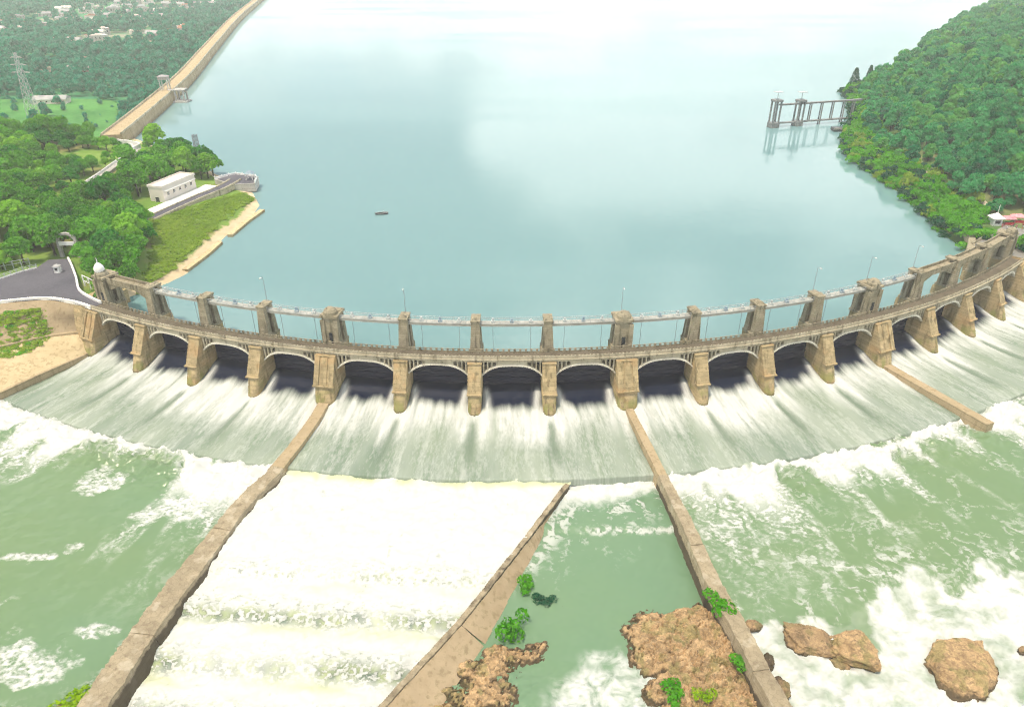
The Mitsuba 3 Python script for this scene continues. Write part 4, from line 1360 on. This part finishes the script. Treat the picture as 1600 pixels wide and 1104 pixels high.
n_h = 0
for (cx_, cy_, rx, ry), cnt in zip(TOWNC, (84, 14, 14)):
    for k in range(cnt):
        x, y = cx_ + (rg.random() * 2 - 1) * rx, cy_ + (rg.random() * 2 - 1) * ry
        house(x, y, 11 + 13 * rg.random(), 9 + 7 * rg.random(), 5 + 6 * rg.random(), rg.random() * .9 - .2,
              ('small pale house among many in the distant town at the top left', 'small pale house on the bare ground at the left edge', 'small pale house in the woods close to the long dam')[TOWNC.index((cx_, cy_, rx, ry))],
              ('houses of the distant town', 'houses on the bare ground at the left edge', 'houses in the woods by the long dam')[TOWNC.index((cx_, cy_, rx, ry))], H_WALL[rg.integers(3)], ('roof_grey', 'pale_plaster', 'roof_tile')[rg.choice(3, p=[.6, .25, .15])], rg.random() < .65)
house(-437, 722, 30, 11, 5, .1, 'long pale green roofed shed at the edge of the meadow, left', None, 'pale_plaster', 'roof_grey', False)
house(-505, 905, 34, 12, 6, .05, 'long grey shed among the trees above the meadow', None, 'grey_concrete', 'roof_grey', False)
house(-330, 800, 16, 10, 6, .3, 'small white house standing close behind the long dam', None, 'white_paint', 'roof_grey', True)

# ------------------------------------------------------------------ the long dam, far left
LD = thing('long_dam', 'straight pale stone dam receding along the left shore of the lake', 'dam')
dl = smoothline(DAM, 80)
for k in range(0, 78, 6):
    seg = dl[k:k + 7]
    t = np.gradient(seg, axis=0); t /= np.linalg.norm(t, axis=1, keepdims=True)
    nl = np.stack([t[:, 1], -t[:, 0]], 1)
    prof = [(-34, -27), (-6, 5.4), (-6, 7.2), (6, 7.2), (6.4, 5.4), (7.4, -8)]
    Pm = np.stack([np.c_[seg + nl * o, np.full(len(seg), z)] for o, z in prof], 1)
    g = grid_mesh(Pm)
    fc = [[b, b + j, b + j + 1] for b in (0, (len(seg) - 1) * len(prof)) for j in range(1, len(prof) - 1)]
    m = trimesh.Trimesh(g.vertices, np.vstack([g.faces, fc]), process=False); m.fix_normals()
    add('block', LD, m, 'slope_paving')
    add('road_surface', LD, ribbon(seg, 7.6, 7.26, .2), 'tan_concrete')
    for sd in (-1, 1):
        add('parapet', LD, ribbon(seg + nl * 5.6 * sd, .6, 8.4, 1.3), 'lime_concrete')
# gatehouse on the dam and the intake tower in the lake before it
gx, gy = float(np.interp(610, dl[:, 1], dl[:, 0])), 610.
gh = thing('gatehouse', 'pale gatehouse frame standing on the long dam', 'gatehouse')
for sx in (-1, 1):
    for sy in (-1, 1):
        add('post', gh, box(gx + sx * 3 - .3, gx + sx * 3 + .3, gy + sy * 2.0 - .3, gy + sy * 2.0 + .3, 6.5, 15.5), 'pale_steel')
add('cabin', gh, box(gx - 3.6, gx + 3.6, gy - 2.6, gy + 2.6, 15.5, 17.8), 'grey_concrete')
add('roof', gh, hull([(gx + sx * 4.1, gy + sy * 3.1, 17.8) for sx in (-1, 1) for sy in (-1, 1)] + [(gx + sx * 2, gy, 18.9) for sx in (-1, 1)]), 'roof_grey')
it = thing('intake_tower', 'grey framed intake tower standing in the lake beside the long dam', 'tower')
ix, iy = -261., 602.
for sx in (-1, 1):
    for sy in (-1, 1):
        add('leg', it, box(ix + sx * 3.2 - .55, ix + sx * 3.2 + .55, iy + sy * 3.2 - .55, iy + sy * 3.2 + .55, -4, 9), 'grey_concrete')
add('base', it, box(ix - 5.5, ix + 5.5, iy - 5, iy + 5, -3, 1.1), 'grey_concrete')
add('platform', it, box(ix - 4.2, ix + 4.2, iy - 4.2, iy + 4.2, 9, 9.7), 'grey_concrete')
add('walkway', it, box(gx + 5, ix - 4.2, iy - 1.2, iy + 1.2, 8.6, 9.2), 'grey_concrete') if gx + 5 < ix - 4.2 else None

# ------------------------------------------------------------------ left bank objects
def zpath(line, off=.3):
    return h_left(line[:, 0], line[:, 1]) + off


single('path', ribbon(PATH_L, 3.0, zpath(PATH_L, 1.6), 1.8), 'grey_concrete', 'pale footpath winding through the left wood to the long dam', kind='structure')
fw = thing('path_wall', 'low white wall edging the winding footpath in the left wood', 'wall')
for k in range(0, 36, 6):
    sg_ = PATH_L[k:k + 7]
    t = np.gradient(sg_, axis=0); t /= np.linalg.norm(t, axis=1, keepdims=True)
    side = sg_ + np.stack([-t[:, 1], t[:, 0]], 1) * -2.0
    add('segment', fw, ribbon(side, .5, zpath(side, 2.6), 2.8), 'white_paint')
pb = thing('dam_end_wall', 'curved white parapet at the near end of the long dam', 'wall')
add('parapet', pb, ribbon(smoothline([(-250, 454), (-240, 450), (-230, 446), (-221, 438), (-222, 428)], 16), .8, 6.6, 3.5), 'white_paint')

# pale building and ramp on the point
BX, BY, BA = -164.0, 347.0, math.atan2(30, 9.0)
Mb = trimesh.transformations.translation_matrix((BX, BY, 3.9)) @ trimesh.transformations.rotation_matrix(BA, [0, 0, 1])
tb = lambda m: m.apply_transform(Mb)
hb_ = thing('lakeside_building', 'pale flat roofed building on the left point above the grass slope', 'building')
add('wall', hb_, tb(box(-11.5, 11.5, -4, 4, 0, 7.0)), 'pale_plaster')
add('roof', hb_, tb(cat([box(-11.8, 11.8, -4.3, 4.3, 7.0, 7.3), box(-11.8, 11.8, -4.3, -4.0, 7.3, 8.0), box(-11.8, 11.8, 4.0, 4.3, 7.3, 8.0), box(-11.8, -11.5, -4.0, 4.0, 7.3, 8.0), box(11.5, 11.8, -4.0, 4.0, 7.3, 8.0)])), 'pale_plaster')
add('sunshade', hb_, tb(box(-11, 11, -5.2, -4, 5.4, 5.55)), 'white_paint')
for k in range(5):
    x = -8.2 + k * 4.1
    w_ = add('window', hb_, tb(box(x - .6, x + .6, -4.08, -3.9, 2.9, 4.5)), 'window_dark')
    add('frame', w_, tb(cat([box(x - .75, x + .75, -4.14, -4.0, 2.7, 2.9), box(x - .75, x + .75, -4.14, -4.0, 4.5, 4.65), box(x - .06, x + .06, -4.14, -4.085, 2.9, 4.5)])), 'white_paint')
add('door', hb_, tb(box(-11.6, -11.45, -1, 1, 0, 2.4)), 'dark_steel')
rp = [(-160, 309), (-150.5, 340), (-144, 358), (-142, 370)]
single('ramp_road', ribbon(smoothline(rp, 20), 5.0, 4.75, 2.2), 'dark_asphalt', 'grey ramp road on the left point', kind='structure')
single('terrace', ribbon(smoothline([(-166.5, 312), (-157.5, 340), (-151, 361)], 20), 7.0, 4.65, 2.2), 'white_paint', 'white paved terrace before the lakeside building', kind='structure')
for nm, lab, off, h_ in (('ramp_wall', 'pale low wall on the water side of the ramp road', -3.0, 5.5), ('ramp_wall', 'pale low wall between the ramp road and the white terrace', 2.9, 5.2)):
    ln = smoothline(rp, 20)
    t = np.gradient(ln, axis=0); t /= np.linalg.norm(t, axis=1, keepdims=True)
    single(nm, ribbon(ln + np.stack([-t[:, 1], t[:, 0]], 1) * off, .6, h_, 3.2), 'lime_concrete', lab, 'wall')
single('viewing_terrace', cat([polysheet(sg.Polygon([(-153, 371), (-146, 381), (-132, 376), (-130, 364), (-140, 362)]), .5, 4.2)]), 'grey_concrete', 'grey lookout terrace at the tip of the left point', kind='structure')
single('terrace_paving', polysheet(sg.Polygon([(-153, 371), (-146, 381), (-132, 376), (-130, 364), (-140, 362)]).buffer(-.6), 4.7, .03), 'dark_asphalt', 'dark paving on the lookout terrace', kind='structure')
lk = thing('lookout_railing', 'white railing round the lookout at the tip of the left point', 'railing')
ring = [(-153, 371.5), (-146, 380.5), (-132.3, 375.6), (-130.3, 364.3)]
add('wall', lk, ribbon(densify(ring, 4), .5, 5.6, 1.0), 'white_paint')
for p in densify(ring, 4):
    add('post', lk, box(p[0] - .2, p[0] + .2, p[1] - .2, p[1] + .2, 4.5, 6.2), 'white_paint')
ks = thing('lookout_kiosk', 'small pale kiosk on posts at the lookout tip', 'kiosk')
for sx in (-1, 1):
    for sy in (-1, 1): add('post', ks, box(-134.5 + sx * 1.6 - .15, -134.5 + sx * 1.6 + .15, 371 + sy * 1.6 - .15, 371 + sy * 1.6 + .15, 4.6, 8), 'white_paint')
add('roof', ks, hull([(-134.5 + sx * 2.2, 371 + sy * 2.2, 8) for sx in (-1, 1) for sy in (-1, 1)] + [(-134.5, 371, 9.6)]), 'blue_paint')
rv = thing('shore_revetment', 'pale sloping stone revetment along the left shore', 'revetment')
for pts in ([(-126.5, 262), (-124.2, 278), (-123.5, 292)], [(-122, 300), (-120.5, 318), (-118, 334)]):
    add('slab', rv, ribbon(densify(pts, 3), 2.4, 1.15, 2.2), 'apron_paving')
# grass and shrubs on the slope and on the bank
P, rg = scatter(sg.Polygon([(-134, 240), (-138, 256), (-148, 285), (-160, 308), (-146, 335), (-135, 358), (-127, 352), (-128, 332), (-131, 302), (-131, 264), (-133, 248)]), 2.3, 51)
Z = h_left(P[:, 0], P[:, 1])
for i, (p, z) in enumerate(zip(P, Z)):
    instance(f'slope_grass__{i:04d}', f'grass_bush_kind_{i % 5}', p[0], p[1], z - .3, 1.1 + .7 * rg.random(), rg.random() * 360, .5 + .4 * rg.random())
labels['slope_grass'] = {'label': 'rough yellow green grass on the slope of the left point', 'kind': 'stuff', 'category': 'grass'}
P, rg = scatter(sg.Polygon([(-156, 217.5), (-161, 225), (-170, 222), (-186, 212), (-215, 195), (-215, 160), (-196, 176), (-176, 199), (-160, 209)]), 1.25, 52)
Z = h_left(P[:, 0], P[:, 1])
for i, (p, z) in enumerate(zip(P, Z)):
    instance(f'bank_grass__{i:04d}', f'grass_bush_kind_{i % 5}' if rg.random() < .88 else f'shore_bush_kind_{i % 5}', p[0], p[1], z - .5, 1.0 + .6 * rg.random(), rg.random() * 360, .7 + .3 * rg.random())
labels['bank_grass'] = {'label': 'green grass patch on the bank below the left road', 'kind': 'stuff', 'category': 'grass'}
# kerb walls of the road
kw = thing('road_kerb', 'white kerb wall along the river side of the left road', 'kerb')
cs = smoothline(CURB, 60)
for k in range(0, 58, 6):
    add('segment', kw, ribbon(cs[k:k + 7], .75, 5.75, 1.2), 'white_paint')
kw2 = thing('road_kerb', 'white kerb wall along the wood side of the road near the domed tower', 'kerb')
cs = smoothline(ROAD_UP[:6], 30)
for k in range(0, 28, 6):
    add('segment', kw2, ribbon(cs[k:k + 7], .7, 5.8, 1.2), 'white_paint')
fn = thing('road_fence', 'long pale railing at the back edge of the road on the far left', 'fence')
cs = densify(ROAD_UP[7:], 2.2)
for p in cs: add('post', fn, box(p[0] - .12, p[0] + .12, p[1] - .12, p[1] + .12, 4.8, 6.7), 'pale_steel')
for z in (5.6, 6.1, 6.6): add('rail', fn, ribbon(cs, .12, z, .12), 'pale_steel')
add('plinth', fn, ribbon(cs, .5, 5.35, .6), 'white_paint')
fn2 = thing('road_fence', 'second pale railing on the terrace behind the far left road', 'fence')
cs = densify([(-183, 258), (-192, 252), (-210, 248), (-240, 236)], 2.6)
for p in cs: add('post', fn2, box(p[0] - .12, p[0] + .12, p[1] - .12, p[1] + .12, 4.2, 7.4), 'pale_steel')
for z in (6.2, 7.3): add('rail', fn2, ribbon(cs, .16, z, .16), 'pale_steel')
# entrance arch
ga = thing('entrance_arch', 'tall grey arched gateway at the top of the road on the left', 'gateway')
for sx in (-1, 1):
    add('post', ga, box(-172 + sx * 3.4 - .6, -172 + sx * 3.4 + .6, 266.4, 267.6, 4, 11), 'grey_concrete')
th = np.linspace(0, math.pi, 17)
V = np.array([[(-172 + rr * math.cos(t), yv, 11 + rr * math.sin(t) * .8) for rr, yv in ((2.9, 266.5), (4.0, 266.5), (4.0, 267.5), (2.9, 267.5))] for t in th]).reshape(-1, 3)
f = []
for i in range(16):
    for j in range(4):
        a, b = i * 4 + j, i * 4 + (j + 1) % 4
        f += [[a, b, b + 4], [a, b + 4, a + 4]]
m = trimesh.Trimesh(V, f, process=False); m.fix_normals()
add('arch', ga, m, 'grey_concrete', 30)
add('signboard', ga, box(-175, -169, 266.2, 266.45, 9.2, 10.8), 'white_paint')
fz = thing('steel_frame', 'white steel trellis frame beside the road before the domed tower', 'frame')
for k, (x, y) in enumerate([(-152.5, 239), (-149, 236.5), (-145.5, 233.8), (-142, 231.2)]):
    add('post', fz, box(x - .16, x + .16, y - .16, y + .16, 4.4, 8.6), 'white_paint')
add('rail', fz, ribbon([(-152.5, 239), (-149, 236.5), (-145.5, 233.8), (-142, 231.2)], .22, 8.7, .22), 'white_paint')
add('rail', fz, ribbon([(-152.5, 239), (-149, 236.5), (-145.5, 233.8), (-142, 231.2)], .22, 6.6, .18), 'white_paint')
for (x0, y0), (x1, y1) in (((-152.5, 239), (-149, 236.5)), ((-149, 236.5), (-145.5, 233.8)), ((-145.5, 233.8), (-142, 231.2))):
    add('brace', fz, cyl((x0, y0, 4.8), (x1, y1, 8.5), .1, 6), 'white_paint')


bo = thing('guard_booth', 'small white booth on the asphalt near the gateway on the left', 'booth')
add('wall', bo, box(-168.6, -166.8, 249, 250.8, 4.9, 7.6), 'white_paint')
add('roof', bo, hull([(-167.7 + sx * 1.2, 249.9 + sy * 1.2, 7.6) for sx in (-1, 1) for sy in (-1, 1)] + [(-167.7, 249.9, 8.4)]), 'roof_grey')
add('window', bo, box(-168.2, -167.2, 248.94, 249.1, 6.0, 7.0), 'window_dark')

# lattice pylon in the plain, pale slim tower by the lake
def lattice(name, label, cat_, x, y, z0, h, w0, w1, nseg, r, matn, arms=()):
    key = thing(name, label, cat_)
    lv = [(z0 + h * k / nseg, (w0 + (w1 - w0) * k / nseg) / 2) for k in range(nseg + 1)]
    cor = [(-1, -1), (1, -1), (1, 1), (-1, 1)]
    for cx_, cy_ in cor:
        add('leg', key, cat([cyl((x + cx_ * a[1], y + cy_ * a[1], a[0]), (x + cx_ * b[1], y + cy_ * b[1], b[0]), r, 5) for a, b in zip(lv[:-1], lv[1:])]), matn)
    br = []
    for a, b in zip(lv[:-1], lv[1:]):
        for k in range(4):
            c0, c1 = cor[k], cor[(k + 1) % 4]
            br.append(cyl((x + c0[0] * a[1], y + c0[1] * a[1], a[0]), (x + c1[0] * b[1], y + c1[1] * b[1], b[0]), r * .6, 4))
            br.append(cyl((x + c1[0] * a[1], y + c1[1] * a[1], a[0]), (x + c0[0] * b[1], y + c0[1] * b[1], b[0]), r * .6, 4))
    add('bracing', key, cat(br), matn)
    for (zz, L_) in arms:
        add('cross_arm', key, cat([cyl((x - L_, y, z0 + zz), (x, y, z0 + zz + 1.5), r * .8, 4), cyl((x + L_, y, z0 + zz), (x, y, z0 + zz + 1.5), r * .8, 4), cyl((x - L_, y, z0 + zz), (x + L_, y, z0 + zz), r * .8, 4)]), matn)


lattice('power_pylon', 'pale lattice power pylon rising from the plain at the far left', 'pylon', -424., 668., -24., 52., 8., 1.4, 9, .22, 'pale_steel', ((36, 8), (42, 7), (48, 5)))
lattice('light_mast', 'slim pale lattice mast at the water edge above the left point', 'mast', -180., 421., 0., 16., 2.6, 2.0, 7, .22, 'grey_steel')


def lamp(a, v, z, h, label):
    key = thing('lamp_post', label, 'lamp post')
    w = frame(a)
    add('pole', key, cyl((0, v, z), (0, v, z + h), .09, 7, .06), 'grey_steel', world=w)
    add('arm', key, cyl((0, v, z + h), (0, v - 1.1, z + h + .15), .06, 6), 'grey_steel', world=w)
    add('lamp_head', key, hull([(sx, v - 1.1 + d, z + h + zz) for sx in (-.16, .16) for d in (-.5, .2) for zz in (.02, .2)]), 'white_paint', world=w)


for i, lab in ((3, 'thin lamp post on the hoist tower left of the left broad pier'), (5, 'thin lamp post on the first hoist tower right of the left broad pier'), (8, 'thin lamp post on the broad tower just right of the middle'),
               (11, 'thin lamp post on the hoist tower left of the rightmost broad pier'), (12, 'thin lamp post on the rightmost broad tower with the short divide wall'), (13, 'thin lamp post on the hoist tower right of the rightmost broad pier')):
    lamp(ANG[i], 9.6, 14.3, 8.5, lab)

# ------------------------------------------------------------------ jetty and boat on the lake
jt = thing('lake_jetty', 'tall grey concrete intake jetty running out from the right hill into the lake', 'jetty')
j0, j1 = np.array([177., 511.]), np.array([244., 531.])
dj = (j1 - j0) / np.linalg.norm(j1 - j0)
aj = math.degrees(math.atan2(dj[1], dj[0]))
W = T().translate([j0[0], j0[1], 0]).rotate([0, 0, 1], aj)
LJ = float(np.linalg.norm(j1 - j0))
for x, w_, zt in ((1.5, 4.6, 17), (20.5, 4.0, 16)):
    for sx in (-1, 1):
        for sy in (-1, 1):
            add('tower_leg', jt, box(x + sx * (w_ / 2) - .45, x + sx * (w_ / 2) + .45, sy * 2 - .45, sy * 2 + .45, -5, zt), 'jetty_concrete', world=W)
    add('tower_head', jt, box(x - w_ / 2 - .8, x + w_ / 2 + .8, -2.8, 2.8, zt, zt + 1.3), 'jetty_concrete', world=W)
    add('tower_base', jt, box(x - w_ / 2 - .7, x + w_ / 2 + .7, -2.7, 2.7, -5, 3.4), 'jetty_concrete', world=W)
    add('canopy_post', jt, box(x - .15, x + .15, -.15, .15, zt + 1.3, zt + 6), 'pale_steel', world=W)
    add('canopy', jt, box(x - 2.6, x + 2.6, -2, 2, zt + 6, zt + 6.3), 'pale_steel', world=W)
add('upper_walkway', jt, box(4.2, LJ, -1.1, 1.1, 14.2, 15.2), 'jetty_concrete', world=W)
add('lower_walkway', jt, box(4.2, LJ, -1.1, 1.1, 2.2, 3.1), 'jetty_concrete', world=W)
for x in (29, 38, 47, 56, 64):
    for sy in (-.9, .9):
        add('column', jt, box(x - .3, x + .3, sy - .3, sy + .3, -5 if x in (38, 56) else 3, 14.2), 'jetty_concrete', world=W)
ls = thing('landing_stage', 'dark low landing stage at the water edge below the jetty', 'landing stage')
add('deck', ls, box(215, 232, 498, 504, .2, 2.2), 'dark_steel')
add('edge_beam', ls, box(214.6, 232, 497.6, 498, 1.6, 2.5), 'grey_concrete')
add('post', ls, box(216, 216.6, 499, 499.6, -3, .3), 'dark_steel'); add('post', ls, box(216, 216.6, 502, 502.6, -3, .3), 'dark_steel')

bt = thing('rowing_boat', 'small dark open boat alone on the lake', 'boat')
Wb = T().translate([-61., 330., 0]).rotate([0, 0, 1], 12)
nb = 13
xs = np.linspace(-3, 3, nb); hwb = 1.0 * np.sqrt(np.clip(1 - (xs / 3.05) ** 2, 0, 1))
sec = np.stack([np.stack([xs, -hwb, .75 + .05 * xs ** 2 * .5], 1), np.stack([xs, -hwb * .6, -.15 + 0 * xs], 1), np.stack([xs, hwb * .6, -.15 + 0 * xs], 1), np.stack([xs, hwb, .75 + .05 * xs ** 2 * .5], 1)], 1)
hm = grid_mesh(sec)
scene['hull_two'] = {'type': 'twosided', 'bsdf': {'type': 'diffuse', 'reflectance': {'type': 'rgb', 'value': [.05, .05, .055]}}}
add('hull', bt, hm, 'hull_two', world=Wb)
for x in (-1.2, .8): add('bench', bt, box(x - .2, x + .2, -.85, .85, .45, .52), 'bark', world=Wb)
add('gunwale', bt, cat([cyl(a, b, .06, 5) for row in (0, 3) for a, b in zip(sec[:-1, row], sec[1:, row])]), 'white_paint', world=Wb)


def person(x, y, z, rz, top, legs, label, grp=None, h=1.68, name='person'):
    key = thing(name, label, 'person', grp)
    W_ = T().translate([x, y, z]).rotate([0, 0, 1], rz).scale(h / 1.7)
    J = {'hipL': (.1, 0, .88), 'kneeL': (.11, .03, .48), 'ankL': (.11, -.02, .08), 'hipR': (-.1, 0, .88), 'kneeR': (-.11, .06, .48), 'ankR': (-.12, .02, .08), 'pel': (0, 0, .93), 'chest': (0, 0, 1.28), 'neck': (0, 0, 1.44), 'head': (0, .02, 1.58),
         'shL': (.19, 0, 1.38), 'elL': (.25, .02, 1.1), 'haL': (.24, .12, .86), 'shR': (-.19, 0, 1.38), 'elR': (-.25, .03, 1.1), 'haR': (-.22, .14, .87), 'toeL': (.12, .15, .04), 'toeR': (-.13, .19, .04)}
    Rr = {'hipL': .09, 'kneeL': .06, 'ankL': .042, 'hipR': .09, 'kneeR': .06, 'ankR': .042, 'pel': .14, 'chest': .15, 'neck': .055, 'head': .10, 'shL': .065, 'elL': .045, 'haL': .04, 'shR': .065, 'elR': .045, 'haR': .04, 'toeL': .035, 'toeR': .035}

    def bone(a, b, g=0.):
        pts = []
        for k in (a, b):
            s_ = trimesh.creation.icosphere(subdivisions=1, radius=Rr[k] + g)
            pts.append(s_.vertices + np.array(J[k]))
        return hull(np.vstack(pts))

    def body(bones, g=0.):
        ms = [manifold3d.Manifold.hull_points([tuple(map(float, q)) for q in bone(a, b, g).vertices]) for a, b in bones]
        u = ms[0]
        for q in ms[1:]: u = u + q
        mm = u.to_mesh()
        return trimesh.Trimesh(mm.vert_properties[:, :3], mm.tri_verts, process=False)
    add('body', key, body([('hipL', 'kneeL'), ('kneeL', 'ankL'), ('ankL', 'toeL'), ('hipR', 'kneeR'), ('kneeR', 'ankR'), ('ankR', 'toeR'), ('pel', 'hipL'), ('pel', 'hipR'), ('pel', 'chest'), ('chest', 'neck'), ('neck', 'head'), ('chest', 'shL'), ('chest', 'shR'), ('shL', 'elL'), ('elL', 'haL'), ('shR', 'elR'), ('elR', 'haR')]), 'skin_brown', True, world=W_)
    add('shirt', key, body([('pel', 'chest'), ('chest', 'shL'), ('chest', 'shR'), ('shL', 'elL'), ('shR', 'elR')], .02), top, 40, world=W_)
    add('trousers', key, body([('pel', 'hipL'), ('pel', 'hipR'), ('hipL', 'kneeL'), ('kneeL', 'ankL'), ('hipR', 'kneeR'), ('kneeR', 'ankR')], .018), legs, 40, world=W_)
    hair = trimesh.creation.icosphere(subdivisions=2, radius=.112); hair.apply_translation((0, 0, 1.605))
    hair = trimesh.Trimesh(hair.vertices[:], hair.faces[hair.triangles_center[:, 2] + .5 * -hair.triangles_center[:, 1] > 1.58], process=False)
    add('hair', key, hair, 'cloth_dark', world=W_)


person(-60.2, 330.2, .38, 90, 'cloth_white', 'cloth_dark', 'person in a white shirt standing in the small boat on the lake', h=1.6)

# stalls and people at the right end of the barrage
def stall(x, y, z, w, d, matn, label):
    key = thing('market_stall', label, 'stall')
    for sx in (-1, 1):
        for sy in (-1, 1):
            add('post', key, cyl((x + sx * w / 2, y + sy * d / 2, z), (x + sx * w / 2, y + sy * d / 2, z + 2.6), .06, 6), 'grey_steel')
    can = hull([(x + sx * (w / 2 + .4), y + sy * (d / 2 + .4), z + 2.5) for sx in (-1, 1) for sy in (-1, 1)] + [(x + sx * (w / 2 + .4), y + sy * (d / 2 + .4), z + 2.65) for sx in (-1, 1) for sy in (-1, 1)] + [(x + sx * w * .25, y, z + 3.7) for sx in (-1, 1)])
    add('canopy', key, can, matn)
    add('counter', key, box(x - w / 2 + .2, x + w / 2 - .2, y - d / 2 - .1, y - d / 2 + .6, z + .05, z + .95), 'cloth_red')


kx = thing('white_kiosk', 'white kiosk with a pointed roof at the right end of the barrage', 'kiosk')
add('wall', kx, box(206.6, 210.4, 300.5, 304.5, 4.6, 8.0), 'white_paint')
add('roof', kx, hull([(208.5 + sx * 2.6, 302.5 + sy * 2.7, 8.0) for sx in (-1, 1) for sy in (-1, 1)] + [(208.5, 302.5, 10.2)]), 'white_paint')
add('finial', kx, cyl((208.5, 302.5, 10), (208.5, 302.5, 13.5), .12, 6), 'white_paint')
add('window', kx, box(207.4, 209.6, 300.42, 300.6, 5.8, 7.2), 'window_dark')
stall(214.5, 303.5, 4.8, 4.6, 3.4, 'pink_canvas', 'pink roofed stall next to the white kiosk, leftmost of the three stalls')
stall(220.3, 306.0, 4.8, 4.4, 3.4, 'pink_canvas', 'pink roofed stall in the middle of the three stalls')
stall(222.5, 299.5, 4.8, 4.0, 3.2, 'pink_canvas', 'pink roofed stall at the right edge of the picture')
rgp = np.random.default_rng(9)
tops = ['cloth_pink', 'cloth_red', 'cloth_white', 'cloth_pink', 'cloth_dark']
for k in range(14):
    x, y = 209.5 + 13 * rgp.random(), 292 + 8 * rgp.random()
    person(x, y, 4.87, rgp.random() * 360, tops[k % 5], 'cloth_dark' if k % 3 else 'cloth_red', 'small standing figure in the crowd before the pink stalls at the right', 'crowd before the pink stalls', 1.55 + .2 * rgp.random())

single('hill_path', ribbon(PATH_R, 2.2, h_right(PATH_R[:, 0], PATH_R[:, 1]) + .5, 1.2), 'lime_concrete', 'pale footpath climbing along the right hill', kind='structure')

# ------------------------------------------------------------------ shrubs by the walls below
def shrub(x, y, z, s, kind, label, k=0, sz=None):
    key = thing('shrub', label, 'shrub')
    instance(key, f'{kind}_bush_kind_{k}', x, y, z, s, 40 * k, sz)


shrub(-.2, 106.0, -14.8, 2.3, 'shore', 'larger bright green shrub at the foot of the sloping tan flank', 0, 2.6)
shrub(3.6, 116.6, -14.6, 1.7, 'shore', 'smaller bright green shrub above the larger one on the sloping tan flank', 1)
shrub(6.8, 113.4, -14.9, 1.4, 'dark', 'dark low shrub in the water beside the green shrubs', 2, .8)
shrub(44.6, 107.5, -10.2, 2.2, 'shore', 'pale green shrub growing over the narrow divide wall', 3, 1.6)
shrub(45.2, 94.5, -11.4, 1.5, 'shore', 'small dark green shrub on the outcrop beside the narrow divide wall', 4, 1.0)
shrub(31.2, 88.6, -12.9, 1.9, 'shore', 'round green shrub on the tan outcrop near the bottom edge', 1, 1.4)
shrub(35.8, 88.4, -12.6, 1.3, 'lime', 'yellowish shrub right of the round green one near the bottom edge', 2, 1.0)
shrub(-83.5, 86.0, -13.2, 3.2, 'lime', 'bright yellow green shrub in the lower left corner, left of the two', 0, 1.5)
shrub(-79.5, 84.5, -12.6, 2.6, 'lime', 'bright yellow green shrub against the wall in the lower left corner', 3, 1.4)
single('river_bank', put(rock(12, 9, 5, 2.0), -83, 84, -14, .2), 'river_rock', 'small rocky bank at the lower left corner', kind='structure', smooth=True)

# ------------------------------------------------------------------ air
scene['air'] = {'type': 'homogeneous', 'albedo': .95, 'sigma_t': .00022}
scene['haze'] = {'type': 'cube', 'to_world': T().translate([-500, 6500, 46.]).scale([6500, 8200, 80.]), 'bsdf': {'type': 'null'}, 'interior': {'type': 'ref', 'id': 'air'}}
labels['haze'] = {'label': 'thin haze over the lake and the plain', 'kind': 'stuff'}
print('entries', len(scene))
